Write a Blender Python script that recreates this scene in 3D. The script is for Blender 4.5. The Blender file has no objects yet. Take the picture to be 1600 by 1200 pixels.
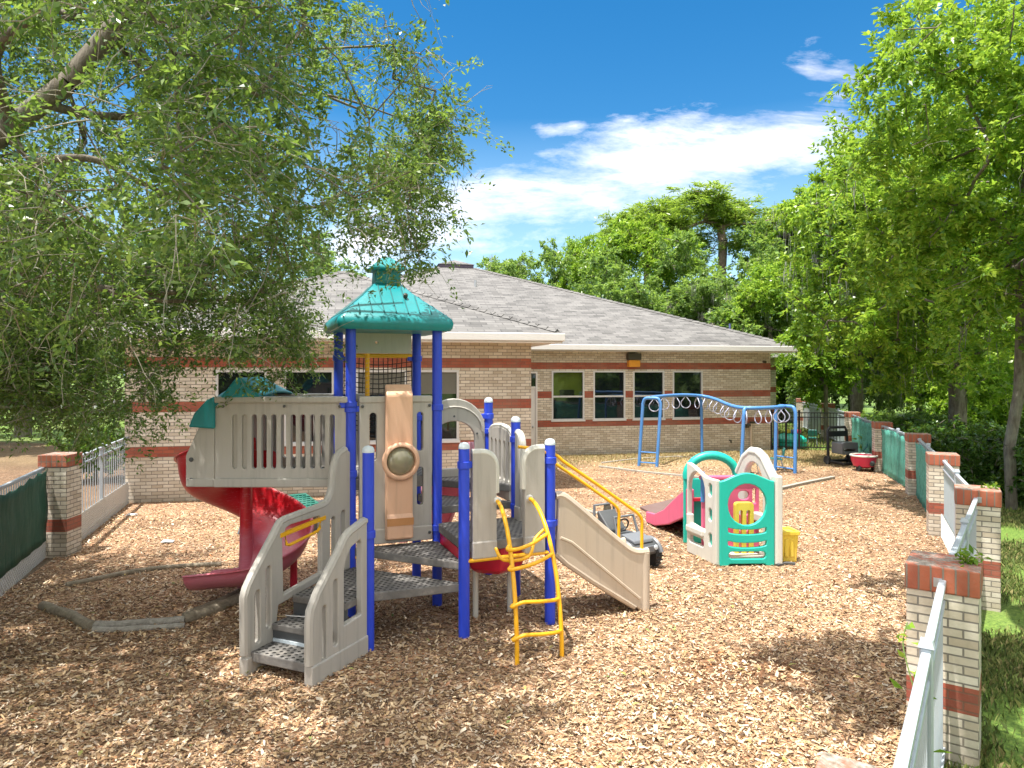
import bpy, bmesh, math, random
import numpy as np
from mathutils import Vector, Matrix
from mathutils.geometry import delaunay_2d_cdt
R = math.radians
random.seed(7)
rng = np.random.default_rng(11)
sc = bpy.context.scene
COL = sc.collection

# ------------------------------------------------------------------ camera model
F = 1100.0; HY = 582.0; CAMZ = 3.0
def G(px, py, z=0.0):
    s = (py - HY) / (CAMZ - z)
    return Vector(((px - 800) / s, F / s, z))
def AT(px, py, Y):
    return Vector(((px - 800) / F * Y, Y, CAMZ - (py - HY) / F * Y))

cam_d = bpy.data.cameras.new('camera'); cam = bpy.data.objects.new('camera', cam_d); COL.objects.link(cam)
cam.location = (0, 0, CAMZ); cam.rotation_euler = (R(90), 0, 0)
cam_d.sensor_width = 36; cam_d.lens = F / 1600 * 36; cam_d.shift_y = -(600 - HY) / 1600
cam_d.clip_start = 0.05; cam_d.clip_end = 2000
sc.camera = cam

# ------------------------------------------------------------------ node helpers
class NT:
    def __init__(s, nt): s.t = nt; s.n = nt.nodes; s.l = nt.links
    def add(s, typ, **kw):
        n = s.n.new(typ)
        ins = kw.pop('ins', {})
        for k, v in kw.items(): setattr(n, k, v)
        for k, v in ins.items(): s.put(n, k, v)
        return n
    def put(s, n, k, v):
        if isinstance(v, bpy.types.NodeSocket): s.l.new(v, n.inputs[k])
        else:
            if isinstance(v, (tuple, list)) and len(v) == 3 and n.inputs[k].type == 'RGBA': v = (*v, 1)
            n.inputs[k].default_value = v
    def math(s, op, a, b=0.0, c=0.0, clamp=False):
        n = s.add('ShaderNodeMath', operation=op, use_clamp=clamp)
        s.put(n, 0, a); s.put(n, 1, b)
        if len(n.inputs) > 2: s.put(n, 2, c)
        return n.outputs[0]
    def mix(s, fac, a, b, blend='MIX'):
        n = s.add('ShaderNodeMix', data_type='RGBA', blend_type=blend)
        s.put(n, 0, fac); s.put(n, 6, a); s.put(n, 7, b)
        return n.outputs[2]
    def noise(s, vec, scale, detail=3, rough=.55, dist=0):
        n = s.add('ShaderNodeTexNoise', ins={'Scale': scale, 'Detail': detail, 'Roughness': rough, 'Distortion': dist})
        if vec is not None: s.l.new(vec, n.inputs['Vector'])
        return n
    def ramp(s, fac, stops, interp='LINEAR'):
        n = s.add('ShaderNodeValToRGB'); cr = n.color_ramp; cr.interpolation = interp
        while len(cr.elements) < len(stops): cr.elements.new(.5)
        for e, (p, c) in zip(cr.elements, stops):
            e.position = p; e.color = (*c, 1) if len(c) == 3 else c
        s.put(n, 0, fac); return n.outputs[0]
    def mapping(s, vec, scale=(1, 1, 1), rot=(0, 0, 0), loc=(0, 0, 0)):
        n = s.add('ShaderNodeMapping'); s.l.new(vec, n.inputs[0])
        n.inputs[1].default_value = loc; n.inputs[2].default_value = rot; n.inputs[3].default_value = scale
        return n.outputs[0]
    def bump(s, h, strength=.3, dist=.01):
        return s.add('ShaderNodeBump', ins={'Height': h, 'Strength': strength, 'Distance': dist}).outputs[0]

def newmat(name):
    m = bpy.data.materials.new(name); m.use_nodes = True
    nt = NT(m.node_tree); b = nt.n['Principled BSDF']
    return m, nt, b
def objco(nt): return nt.add('ShaderNodeTexCoord').outputs['Object']
def scl(c, k): return tuple(min(1, x * k) for x in c)

def plastic(name, col, rough=.42, wear=.3, fade=None, spec=.5):
    m, nt, b = newmat(name); co = objco(nt)
    n1 = nt.noise(co, 2.3, 5, .6).outputs[0]
    st = nt.noise(nt.mapping(co, (14, 14, .9)), 1, 4, .65).outputs[0]
    fine = nt.noise(co, 90, 2).outputs[0]
    c = nt.mix(nt.math('MULTIPLY', nt.ramp(n1, [(.3, (0, 0, 0)), (.75, (1, 1, 1))]), .55 * wear), col, fade or tuple(x * .6 + .22 for x in col))
    c = nt.mix(nt.math('MULTIPLY', nt.ramp(st, [(.5, (0, 0, 0)), (.8, (1, 1, 1))]), wear), c, tuple(x * .5 + .03 for x in col))
    nt.put(b, 'Base Color', c)
    nt.put(b, 'Roughness', nt.math('ADD', rough - .1, nt.math('MULTIPLY', n1, .25)))
    b.inputs['Specular IOR Level'].default_value = spec
    nt.put(b, 'Normal', nt.bump(nt.math('ADD', fine, nt.math('MULTIPLY', n1, 1.5)), .12, .01))
    return m

def brick_mat(name, bands=True, soldier=False, bw=.24, rh=.08):
    m, nt, b = newmat(name); co = objco(nt)
    sp = nt.add('ShaderNodeSeparateXYZ', ins={0: co})
    xy = nt.math('ADD', sp.outputs[0], sp.outputs[1])
    v = nt.add('ShaderNodeCombineXYZ')
    if soldier: nt.put(v, 0, nt.math('ADD', sp.outputs[2], 0.05)); nt.put(v, 1, nt.math('ADD', xy, 10))
    else: nt.put(v, 0, xy); nt.put(v, 1, nt.math('ADD', sp.outputs[2], 8.0))
    def bt(c1, c2, mo, bias=0):
        n = nt.add('ShaderNodeTexBrick', ins={'Vector': v.outputs[0], 'Color1': c1, 'Color2': c2, 'Mortar': mo, 'Scale': 1, 'Mortar Size': .007,
                   'Mortar Smooth': .15, 'Bias': bias, 'Brick Width': bw if not soldier else .4, 'Row Height': rh if not soldier else .082})
        if soldier: n.offset = 0
        return n
    cream = bt((.80, .73, .62), (.53, .44, .335), (.22, .20, .18), -.1)
    red = bt((.42, .085, .042), (.30, .052, .03), (.22, .08, .05))
    if soldier: colr, fac = bt((.46, .12, .055), (.35, .075, .04), (.2, .16, .13)).outputs[0], red.outputs[1]
    elif bands:
        z = sp.outputs[2]
        if bands is True:
            md = nt.math('MODULO', nt.math('ADD', z, 10.4), 1.04); inb = nt.math('MULTIPLY', nt.math('LESS_THAN', md, .24), nt.math('GREATER_THAN', z, .3))
        else: inb = nt.math('MULTIPLY', nt.math('GREATER_THAN', z, bands[0]), nt.math('LESS_THAN', z, bands[1]))
        colr = nt.mix(inb, cream.outputs[0], red.outputs[0]); fac = cream.outputs[1]
    else: colr, fac = cream.outputs[0], cream.outputs[1]
    n1 = nt.noise(co, 1.1, 5, .65).outputs[0]; n2 = nt.noise(co, 38, 3).outputs[0]
    colr = nt.mix(nt.math('MULTIPLY', nt.ramp(n1, [(.42, (0, 0, 0)), (.75, (1, 1, 1))]), .4), colr, (.3, .25, .18))
    colr = nt.mix(nt.math('MULTIPLY', n2, .3), colr, (.24, .2, .15))
    low = nt.ramp(nt.math('ADD', sp.outputs[2], nt.math('MULTIPLY', n1, .5)), [(.2, (1, 1, 1)), (.62, (0, 0, 0))])
    colr = nt.mix(nt.math('MULTIPLY', low, .35), colr, (.22, .18, .12))
    if soldier:
        up = nt.add('ShaderNodeSeparateXYZ', ins={0: nt.add('ShaderNodeNewGeometry').outputs['Normal']}).outputs[2]
        n3 = nt.noise(co, 9, 4, .6).outputs[0]
        colr = nt.mix(nt.math('MULTIPLY', nt.math('GREATER_THAN', up, .6), nt.ramp(n3, [(.38, (0, 0, 0)), (.56, (.85, .85, .85))])), colr, nt.ramp(n2, [(.3, (.10, .10, .07)), (.6, (.34, .32, .28))]))
    nt.put(b, 'Base Color', colr); b.inputs['Roughness'].default_value = .9
    h = nt.math('SUBTRACT', nt.math('MULTIPLY', n2, .35), fac)
    nt.put(b, 'Normal', nt.bump(h, .7, .012))
    return m

def shingle_mat(name):
    m, nt, b = newmat(name); co = objco(nt)
    sp = nt.add('ShaderNodeSeparateXYZ', ins={0: co})
    g = nt.add('ShaderNodeTexCoord').outputs['Normal']
    ns = nt.add('ShaderNodeSeparateXYZ', ins={0: g})
    side = nt.math('GREATER_THAN', nt.math('ABSOLUTE', ns.outputs[0]), nt.math('ABSOLUTE', ns.outputs[1]))
    u = nt.math('ADD', nt.math('MULTIPLY', sp.outputs[1], side), nt.math('MULTIPLY', sp.outputs[0], nt.math('SUBTRACT', 1, side)))
    v = nt.add('ShaderNodeCombineXYZ', ins={0: nt.math('ADD', u, 40), 1: nt.math('MULTIPLY', sp.outputs[2], 2.75)})
    n = nt.add('ShaderNodeTexBrick', ins={'Vector': v.outputs[0], 'Color1': (.165, .16, .155), 'Color2': (.045, .044, .043), 'Mortar': (.028, .029, .031), 'Scale': 1,
               'Mortar Size': .012, 'Mortar Smooth': .4, 'Bias': -.15, 'Brick Width': .42, 'Row Height': .19}); n.offset = .37
    n2 = nt.add('ShaderNodeTexBrick', ins={'Vector': v.outputs[0], 'Color1': (1, 1, 1), 'Color2': (0, 0, 0), 'Mortar': (.5, .5, .5), 'Scale': 1,
               'Mortar Size': 0, 'Brick Width': .66, 'Row Height': .19}); n2.offset = .21
    c = nt.mix(nt.math('MULTIPLY', n2.outputs[0], .42), n.outputs[0], (.255, .245, .235))
    nn = nt.noise(co, .35, 4).outputs[0]
    c = nt.mix(nt.math('MULTIPLY', nn, .25), c, (.10, .098, .095))
    gr = nt.noise(co, 60, 2).outputs[0]
    c = nt.mix(nt.math('MULTIPLY', gr, .25), c, (.16, .15, .15))
    nt.put(b, 'Base Color', c); b.inputs['Roughness'].default_value = .95
    nt.put(b, 'Normal', nt.bump(nt.math('SUBTRACT', 0, n.outputs[1]), .6, .02))
    return m

def leaf_mat(name, c1, c2, c3, trans=.35):
    m, nt, b = newmat(name)
    rnd = nt.add('ShaderNodeNewGeometry').outputs['Random Per Island']
    co = objco(nt); n1 = nt.noise(co, .55, 3).outputs[0]
    f = nt.math('ADD', nt.math('MULTIPLY', rnd, .75), nt.math('MULTIPLY', nt.math('SUBTRACT', n1, .36), .9), clamp=True)
    c = nt.ramp(f, [(.1, c1), (.5, c2), (.9, c3)])
    nt.put(b, 'Base Color', c); b.inputs['Roughness'].default_value = .33
    b.inputs['Specular IOR Level'].default_value = .5
    tr = nt.add('ShaderNodeBsdfTranslucent'); nt.put(tr, 0, nt.mix(.45, c, (.42, .58, .05)))
    mx = nt.add('ShaderNodeMixShader', ins={0: trans})
    nt.l.new(b.outputs[0], mx.inputs[1]); nt.l.new(tr.outputs[0], mx.inputs[2])
    nt.l.new(mx.outputs[0], nt.n['Material Output'].inputs[0])
    return m

def island_mat(name, stops, rough=.85, bump=True):
    m, nt, b = newmat(name)
    rnd = nt.add('ShaderNodeNewGeometry').outputs['Random Per Island']
    c = nt.ramp(rnd, stops)
    n1 = nt.noise(objco(nt), 40, 2).outputs[0]
    nt.put(b, 'Base Color', nt.mix(nt.math('MULTIPLY', n1, .35), c, (.12, .08, .05)))
    b.inputs['Roughness'].default_value = rough
    return m

def bark_mat(name, c1=(.09, .075, .06), c2=(.24, .21, .17)):
    m, nt, b = newmat(name); co = objco(nt)
    n = nt.noise(nt.mapping(co, (9, 9, 2.2)), 1.6, 6, .7).outputs[0]
    n2 = nt.noise(co, 2.2, 3).outputs[0]
    c = nt.ramp(n, [(.35, c1), (.65, c2)])
    c = nt.mix(nt.math('MULTIPLY', nt.ramp(n2, [(.5, (0, 0, 0)), (.7, (1, 1, 1))]), .5), c, (.27, .28, .22))
    nt.put(b, 'Base Color', c); b.inputs['Roughness'].default_value = .95
    nt.put(b, 'Normal', nt.bump(n, .9, .03)); return m

def paint(name, col, rough=.35, metal=0, wear=.15):
    m, nt, b = newmat(name); co = objco(nt)
    n = nt.noise(co, 7, 5, .65).outputs[0]
    c = nt.mix(nt.math('MULTIPLY', nt.ramp(n, [(.5, (0, 0, 0)), (.75, (1, 1, 1))]), wear), col, tuple(x * .4 + .05 for x in col))
    nt.put(b, 'Base Color', c); nt.put(b, 'Roughness', nt.math('ADD', rough, nt.math('MULTIPLY', n, .15)))
    b.inputs['Metallic'].default_value = metal; return m

def glass_mat(name, dark=(.012, .016, .018), clear=0.0):
    m, nt, b = newmat(name); co = objco(nt)
    nt.put(b, 'Base Color', dark); b.inputs['Roughness'].default_value = .03
    b.inputs['Specular IOR Level'].default_value = .9
    n = nt.noise(co, 1.3, 2).outputs[0]; nt.put(b, 'Normal', nt.bump(n, .05, .05))
    if clear:
        t = nt.add('ShaderNodeBsdfTransparent'); mx = nt.add('ShaderNodeMixShader', ins={0: clear})
        nt.l.new(b.outputs[0], mx.inputs[1]); nt.l.new(t.outputs[0], mx.inputs[2]); nt.l.new(mx.outputs[0], nt.n['Material Output'].inputs[0])
    return m

def mesh_cloth(name, col, holes=.3, scale=30):
    m, nt, b = newmat(name); co = objco(nt)
    n = nt.noise(co, 4, 5, .7).outputs[0]
    w = nt.noise(nt.mapping(co, (3, 3, 60)), 1, 3).outputs[0]
    fold = nt.noise(nt.mapping(co, (3, 3, .5)), 1.5, 2).outputs[0]
    c = nt.mix(nt.math('MULTIPLY', nt.ramp(n, [(.45, (0, 0, 0)), (.75, (1, 1, 1))]), .5), col, tuple(x * 1.9 + .02 for x in col))
    c = nt.mix(nt.math('MULTIPLY', w, .4), c, tuple(x * .5 for x in col))
    nt.put(b, 'Base Color', c); b.inputs['Roughness'].default_value = .75
    nt.put(b, 'Normal', nt.bump(fold, .7, .06))
    t = nt.add('ShaderNodeBsdfTransparent'); mx = nt.add('ShaderNodeMixShader')
    nt.put(mx, 0, nt.math('MULTIPLY', nt.math('ADD', nt.math('GREATER_THAN', n, .52), .6), holes))
    nt.l.new(b.outputs[0], mx.inputs[1]); nt.l.new(t.outputs[0], mx.inputs[2]); nt.l.new(mx.outputs[0], nt.n['Material Output'].inputs[0])
    return m

def deck_mat(name):
    m, nt, b = newmat(name); co = objco(nt)
    r = nt.mapping(co, (15, 15, 15), (0, 0, R(-21.5)))
    sp = nt.add('ShaderNodeSeparateXYZ', ins={0: r})
    row = nt.math('FLOOR', sp.outputs[1])
    x = nt.math('ADD', sp.outputs[0], nt.math('MULTIPLY', nt.math('MODULO', row, 2.0), .5))
    fx = nt.math('SUBTRACT', nt.math('FRACT', x), .5); fy = nt.math('SUBTRACT', nt.math('FRACT', sp.outputs[1]), .5)
    d = nt.math('SQRT', nt.math('ADD', nt.math('MULTIPLY', fx, fx), nt.math('MULTIPLY', fy, fy)))
    up = nt.add('ShaderNodeSeparateXYZ', ins={0: nt.add('ShaderNodeNewGeometry').outputs['Normal']}).outputs[2]
    hole = nt.math('MULTIPLY', nt.math('LESS_THAN', d, .27), nt.math('GREATER_THAN', up, .7))
    n = nt.noise(co, 5, 5, .7).outputs[0]
    c = nt.ramp(n, [(.3, (.11, .105, .10)), (.55, (.17, .16, .15)), (.78, (.34, .31, .27))])
    nt.put(b, 'Base Color', nt.mix(hole, c, (.012, .011, .01))); b.inputs['Roughness'].default_value = .75
    nt.put(b, 'Normal', nt.bump(nt.math('SUBTRACT', n, nt.math('MULTIPLY', hole, 2)), .3, .02)); return m

def wood_mat(name, c1=(.16, .13, .09), c2=(.36, .31, .23)):
    m, nt, b = newmat(name); co = objco(nt)
    n = nt.noise(co, 9, 6, .75, 1.2).outputs[0]
    nt.put(b, 'Base Color', nt.ramp(n, [(.3, c1), (.7, c2)])); b.inputs['Roughness'].default_value = .9
    nt.put(b, 'Normal', nt.bump(n, .8, .02)); return m

def mulch_mat(name, dark=0.0):
    m, nt, b = newmat(name); co = objco(nt)
    wob = nt.noise(co, 6, 2).outputs[1]
    v0 = nt.add('ShaderNodeVectorMath', operation='ADD'); nt.put(v0, 0, co)
    sw = nt.add('ShaderNodeVectorMath', operation='SCALE'); nt.put(sw, 0, wob); sw.inputs['Scale'].default_value = .12; nt.l.new(sw.outputs[0], v0.inputs[1])
    layers = []
    for rot, sx, sy in ((0.5, 20, 42), (2.0, 18, 46), (1.25, 24, 36)):
        v = nt.add('ShaderNodeTexVoronoi', ins={'Vector': nt.mapping(v0.outputs[0], (sx, sy, 1), (0, 0, rot)), 'Scale': 1.0})
        layers.append(v)
    sel = nt.noise(co, 14, 2).outputs[0]; sel2 = nt.noise(nt.mapping(co, loc=(9, 3, 0)), 12, 2).outputs[0]
    s1 = nt.math('GREATER_THAN', sel, .5); s2 = nt.math('GREATER_THAN', sel2, .56)
    cc = nt.mix(s2, nt.mix(s1, layers[0].outputs[1], layers[1].outputs[1]), layers[2].outputs[1])
    dd = nt.mix(s2, nt.mix(s1, layers[0].outputs[0], layers[1].outputs[0]), layers[2].outputs[0])
    k = nt.add('ShaderNodeSeparateColor', ins={0: cc}).outputs[0]
    c = nt.ramp(k, [(0, (.07, .045, .03)), (.2, (.17, .09, .05)), (.42, (.40, .23, .13)), (.62, (.56, .36, .22)), (.82, (.68, .49, .34)), (1, (.48, .20, .08))])
    big = nt.noise(co, .55, 5, .6).outputs[0]
    c = nt.mix(nt.math('MULTIPLY', nt.ramp(big, [(.38, (1, 1, 1)), (.55, (0, 0, 0))]), .5), c, (.14, .09, .055))
    sp = nt.add('ShaderNodeSeparateXYZ', ins={0: co})
    # bare soil and dry straw towards the building, where the mulch thins out
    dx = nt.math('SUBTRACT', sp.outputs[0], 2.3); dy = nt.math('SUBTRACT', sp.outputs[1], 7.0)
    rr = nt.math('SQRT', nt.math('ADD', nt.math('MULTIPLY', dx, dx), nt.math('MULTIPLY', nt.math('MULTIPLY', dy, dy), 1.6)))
    brown_patch = nt.ramp(nt.math('ADD', rr, nt.math('MULTIPLY', nt.noise(co, 1.6, 5, .65).outputs[0], 2.2)), [(.55, (1, 1, 1)), (.80, (0, 0, 0))]) if False else nt.math('SUBTRACT', 1, nt.math('DIVIDE', nt.math('SUBTRACT', nt.math('ADD', rr, nt.math('MULTIPLY', nt.noise(co, 1.6, 5, .65).outputs[0], 2.2)), 1.5), .6), clamp=True)
    c = nt.mix(nt.math('MULTIPLY', brown_patch, .8), c, (.15, .065, .03))  # one reddish brown patch with a ragged edge in the mulch
    far = nt.ramp(nt.math('MULTIPLY', nt.math('ADD', sp.outputs[1], nt.math('MULTIPLY', big, 6)), .03), [(.72, (0, 0, 0)), (.80, (1, 1, 1))])
    straw = nt.ramp(nt.noise(co, 9, 6, .75).outputs[0], [(.3, (.30, .22, .11)), (.5, (.48, .38, .20)), (.7, (.36, .36, .13))])
    c = nt.mix(nt.math('MULTIPLY', far, .45), c, straw)
    if dark: c = nt.mix(dark, c, (.10, .07, .045))
    c = nt.mix(.12, c, (.10, .06, .03))
    nt.put(b, 'Base Color', c); b.inputs['Roughness'].default_value = .92
    b.inputs['Specular IOR Level'].default_value = .2
    nt.put(b, 'Normal', nt.bump(nt.math('SUBTRACT', k, dd), .9, .02)); return m

def ground_mat(name):
    m, nt, b = newmat(name); co = objco(nt)
    n = nt.noise(co, .25, 6, .6).outputs[0]; f = nt.noise(co, 25, 4, .7).outputs[0]
    g = nt.ramp(f, [(.3, (.05, .10, .015)), (.55, (.13, .22, .03)), (.8, (.27, .33, .07))])
    d = nt.ramp(f, [(.3, (.07, .05, .03)), (.6, (.18, .13, .08)), (.8, (.30, .23, .15))])
    sp = nt.add('ShaderNodeSeparateXYZ', ins={0: co})
    lx = nt.ramp(nt.math('ADD', nt.math('MULTIPLY', nt.math('ADD', sp.outputs[0], nt.math('MULTIPLY', sp.outputs[1], .36)), -.05), nt.math('MULTIPLY', n, .5)), [(.18, (0, 0, 0)), (.36, (1, 1, 1))])
    nearby = nt.ramp(nt.math('MULTIPLY', sp.outputs[1], .01), [(.27, (1, 1, 1)), (.33, (0, 0, 0))])
    fac = nt.math('ADD', nt.math('MULTIPLY', lx, nearby), nt.math('MULTIPLY', nt.ramp(n, [(.5, (0, 0, 0)), (.68, (1, 1, 1))]), .45), clamp=True)
    nt.put(b, 'Base Color', nt.mix(fac, g, d)); b.inputs['Roughness'].default_value = .95
    nt.put(b, 'Normal', nt.bump(f, .8, .03)); return m

# ------------------------------------------------------------------ mesh helpers
def V(*a): return Vector(a)
def smooth(pts, n=6, closed=False):
    P = [Vector(p) for p in pts]; out = []; N = len(P)
    rngi = range(N if closed else N - 1)
    for i in rngi:
        if closed: p0, p1, p2, p3 = P[i - 1], P[i], P[(i + 1) % N], P[(i + 2) % N]
        else: p0, p1, p2, p3 = P[max(i - 1, 0)], P[i], P[i + 1], P[min(i + 2, N - 1)]
        for k in range(n):
            t = k / n
            out.append(.5 * (2 * p1 + (p2 - p0) * t + (2 * p0 - 5 * p1 + 4 * p2 - p3) * t * t + (3 * p1 - p0 - 3 * p2 + p3) * t ** 3))
    if not closed: out.append(P[-1])
    return out

class MB:
    def __init__(s): s.v = []; s.f = []
    def add(s, vs, fs):
        o = len(s.v); s.v += [tuple(v) for v in vs]; s.f += [tuple(i + o for i in f) for f in fs]; return s
    def obox(s, o, a, b, c):
        o, a, b, c = Vector(o), Vector(a), Vector(b), Vector(c)
        vs = [o, o + a, o + a + b, o + b, o + c, o + a + c, o + a + b + c, o + b + c]
        return s.add(vs, [(0, 3, 2, 1), (4, 5, 6, 7), (0, 1, 5, 4), (1, 2, 6, 5), (2, 3, 7, 6), (3, 0, 4, 7)])
    def box(s, x0, x1, y0, y1, z0, z1): return s.obox((x0, y0, z0), (x1 - x0, 0, 0), (0, y1 - y0, 0), (0, 0, z1 - z0))
    def cbox(s, c, sx, sy, sz, yaw=0):
        a = Vector((math.cos(yaw), math.sin(yaw), 0)); b = Vector((-math.sin(yaw), math.cos(yaw), 0))
        return s.obox(Vector(c) - a * sx / 2 - b * sy / 2 - V(0, 0, sz / 2), a * sx, b * sy, V(0, 0, sz))
    def tube(s, pts, r, n=8, closed=False, cap=True, flat=None):
        P = [Vector(p) for p in pts]; N = len(P)
        rr = r if isinstance(r, (list, tuple)) else [r] * N
        T = []
        for i in range(N):
            if closed: t = P[(i + 1) % N] - P[i - 1]
            else: t = P[min(i + 1, N - 1)] - P[max(i - 1, 0)]
            T.append(t.normalized() if t.length > 1e-9 else V(0, 0, 1))
        up = V(0, 0, 1) if abs(T[0].z) < .9 else V(1, 0, 0)
        nrm = (up - T[0] * up.dot(T[0])).normalized(); vs = []
        for i in range(N):
            nrm = nrm - T[i] * nrm.dot(T[i])
            nrm = nrm.normalized() if nrm.length > 1e-6 else T[i].orthogonal().normalized()
            bn = T[i].cross(nrm)
            for k in range(n):
                a = 2 * math.pi * k / n
                vs.append(P[i] + (nrm * math.cos(a) + bn * math.sin(a)) * rr[i])
        fs = []
        for i in range(N if closed else N - 1):
            j = (i + 1) % N
            for k in range(n):
                k2 = (k + 1) % n
                fs.append((i * n + k, i * n + k2, j * n + k2, j * n + k))
        if cap and not closed:
            fs.append(tuple(range(n - 1, -1, -1))); fs.append(tuple((N - 1) * n + k for k in range(n)))
        return s.add(vs, fs)
    def lathe(s, c, prof, n=16, axis='Z', ax=None):
        c = Vector(c); vs = []; fs = []
        A = Vector(ax).normalized() if ax is not None else V(0, 0, 1)
        e1 = A.orthogonal().normalized(); e2 = A.cross(e1)
        for (r, h) in prof:
            for k in range(n):
                a = 2 * math.pi * k / n; vs.append(c + A * h + (e1 * math.cos(a) + e2 * math.sin(a)) * max(r, 1e-4))
        for i in range(len(prof) - 1):
            for k in range(n):
                k2 = (k + 1) % n; fs.append((i * n + k, i * n + k2, (i + 1) * n + k2, (i + 1) * n + k))
        fs.append(tuple(range(n - 1, -1, -1))); fs.append(tuple((len(prof) - 1) * n + k for k in range(n)))
        return s.add(vs, fs)
    def prism(s, poly, vec):
        n = len(poly); P = [Vector(p) for p in poly]; vec = Vector(vec)
        return s.add(P + [p + vec for p in P], [tuple(range(n - 1, -1, -1)), tuple(range(n, 2 * n))] + [(i, (i + 1) % n, n + (i + 1) % n, n + i) for i in range(n)])
    def hull(s, pts):
        bm = bmesh.new()
        for p in pts: bm.verts.new(p)
        r = bmesh.ops.convex_hull(bm, input=bm.verts)
        bm.verts.ensure_lookup_table()
        bmesh.ops.delete(bm, geom=[g for g in r['geom_interior'] if isinstance(g, bmesh.types.BMVert)], context='VERTS')
        bmesh.ops.dissolve_limit(bm, angle_limit=R(2), verts=bm.verts, edges=bm.edges)
        bm.verts.index_update()
        s.add([v.co.copy() for v in bm.verts], [[v.index for v in f.verts] for f in bm.faces]); bm.free(); return s
    def panel(s, o, ax, outer, holes, thick, nrm=None, az=(0, 0, 1)):
        """flat plate with holes: outline in (t, z) of the frame o + t*ax + z*az, thickness to both sides"""
        o = Vector(o); ax = Vector(ax).normalized(); az = Vector(az)
        nr = Vector(nrm) if nrm is not None else ax.cross(az).normalized()
        loops = [outer] + list(holes); L = []; p2 = []; es = []
        for lp in loops:
            lp = [p for i, p in enumerate(lp) if math.hypot(p[0] - lp[i - 1][0], p[1] - lp[i - 1][1]) > 1e-5]
            o_ = len(p2); p2 += [Vector((p[0], p[1])) for p in lp]; ids = list(range(o_, len(p2))); L.append(ids)
            es += [(ids[i], ids[(i + 1) % len(ids)]) for i in range(len(ids))]
        res = delaunay_2d_cdt(p2, es, [], 0, 1e-6, True)
        ov = res[3]; back = [q[0] if q else None for q in ov]
        def ins(x, y, ids):
            c = False
            for i in range(len(ids)):
                a, b = p2[ids[i]], p2[ids[i - 1]]
                if (a.y > y) != (b.y > y) and x < (b.x - a.x) * (y - a.y) / (b.y - a.y) + a.x: c = not c
            return c
        n = len(p2); pts = p2; tris = []
        for f in res[2]:
            q = [back[i] for i in f]
            if None in q: continue
            cx = sum(p2[i].x for i in q) / len(q); cy = sum(p2[i].y for i in q) / len(q)
            if ins(cx, cy, L[0]) and not any(ins(cx, cy, h) for h in L[1:]): tris.append(q)
        W = [o + ax * p.x + az * p.y for p in pts]
        vs = [w + nr * thick / 2 for w in W] + [w - nr * thick / 2 for w in W]
        fs = [tuple(t) for t in tris] + [tuple(n + i for i in reversed(t)) for t in tris]
        for vl in L:
            m = len(vl)
            for i in range(m):
                a, b = vl[i], vl[(i + 1) % m]; fs.append((a, n + a, n + b, b))
        return s.add(vs, fs)

def slot(t0, t1, z0, z1, r=None, n=4):
    r = min(r if r is not None else (t1 - t0) / 2, (t1 - t0) / 2, (z1 - z0) / 2); out = []
    for cx, cz, a0 in ((t1 - r, z1 - r, 0), (t0 + r, z1 - r, 90), (t0 + r, z0 + r, 180), (t1 - r, z0 + r, 270)):
        for k in range(n + 1):
            a = R(a0 + 90 * k / n); out.append((cx + r * math.cos(a), cz + r * math.sin(a)))
    return out

ORG = {}
def thing(name, label, cat, loc=(0, 0, 0), rotz=0, group=None, kind=None):
    o = bpy.data.objects.new(name, None); COL.objects.link(o); o.location = loc; o.rotation_euler = (0, 0, rotz)
    o.empty_display_size = .2
    o['label'] = label; o['category'] = cat
    if group: o['group'] = group
    if kind: o['kind'] = kind
    ORG[o] = Vector(loc); return o
def obj(name, mb, mat, parent=None, local=False, sm=True, bev=0, seg=2, solid=0, sub=0, angle=35, label=None, recalc=True):
    me = bpy.data.meshes.new(name)
    off = Vector((0, 0, 0))
    root = parent
    while root is not None and root.parent is not None: root = root.parent
    if parent is not None and not local: off = ORG[root]
    me.from_pydata([(v[0] - off.x, v[1] - off.y, v[2] - off.z) for v in mb.v], [], mb.f)
    if recalc:
        bm = bmesh.new(); bm.from_mesh(me); bmesh.ops.recalc_face_normals(bm, faces=bm.faces); bm.to_mesh(me); bm.free()
    me.materials.append(mat)
    if sm:
        me.shade_smooth()
        me.set_sharp_from_angle(angle=R(angle))
    o = bpy.data.objects.new(name, me); COL.objects.link(o)
    if parent is not None: o.parent = parent
    if solid:
        k = o.modifiers.new('s', 'SOLIDIFY'); k.thickness = solid; k.offset = 0
    if bev:
        k = o.modifiers.new('b', 'BEVEL'); k.width = bev; k.segments = seg; k.limit_method = 'ANGLE'; k.angle_limit = R(35); k.harden_normals = False
    if sub:
        k = o.modifiers.new('d', 'SUBSURF'); k.levels = sub; k.render_levels = sub
    if label: o['label'] = label
    return o
def tag(o, label, cat, group=None):
    o['label'] = label; o['category'] = cat
    if group: o['group'] = group
    return o
def struct(name, mb, mat, **k):
    o = obj(name, mb, mat, **k); o['kind'] = 'structure'; return o
def copy_tree(o, parent=None):
    c = o.copy(); COL.objects.link(c)
    if parent is not None: c.parent = parent
    for ch in list(o.children): copy_tree(ch, c)
    return c

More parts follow.
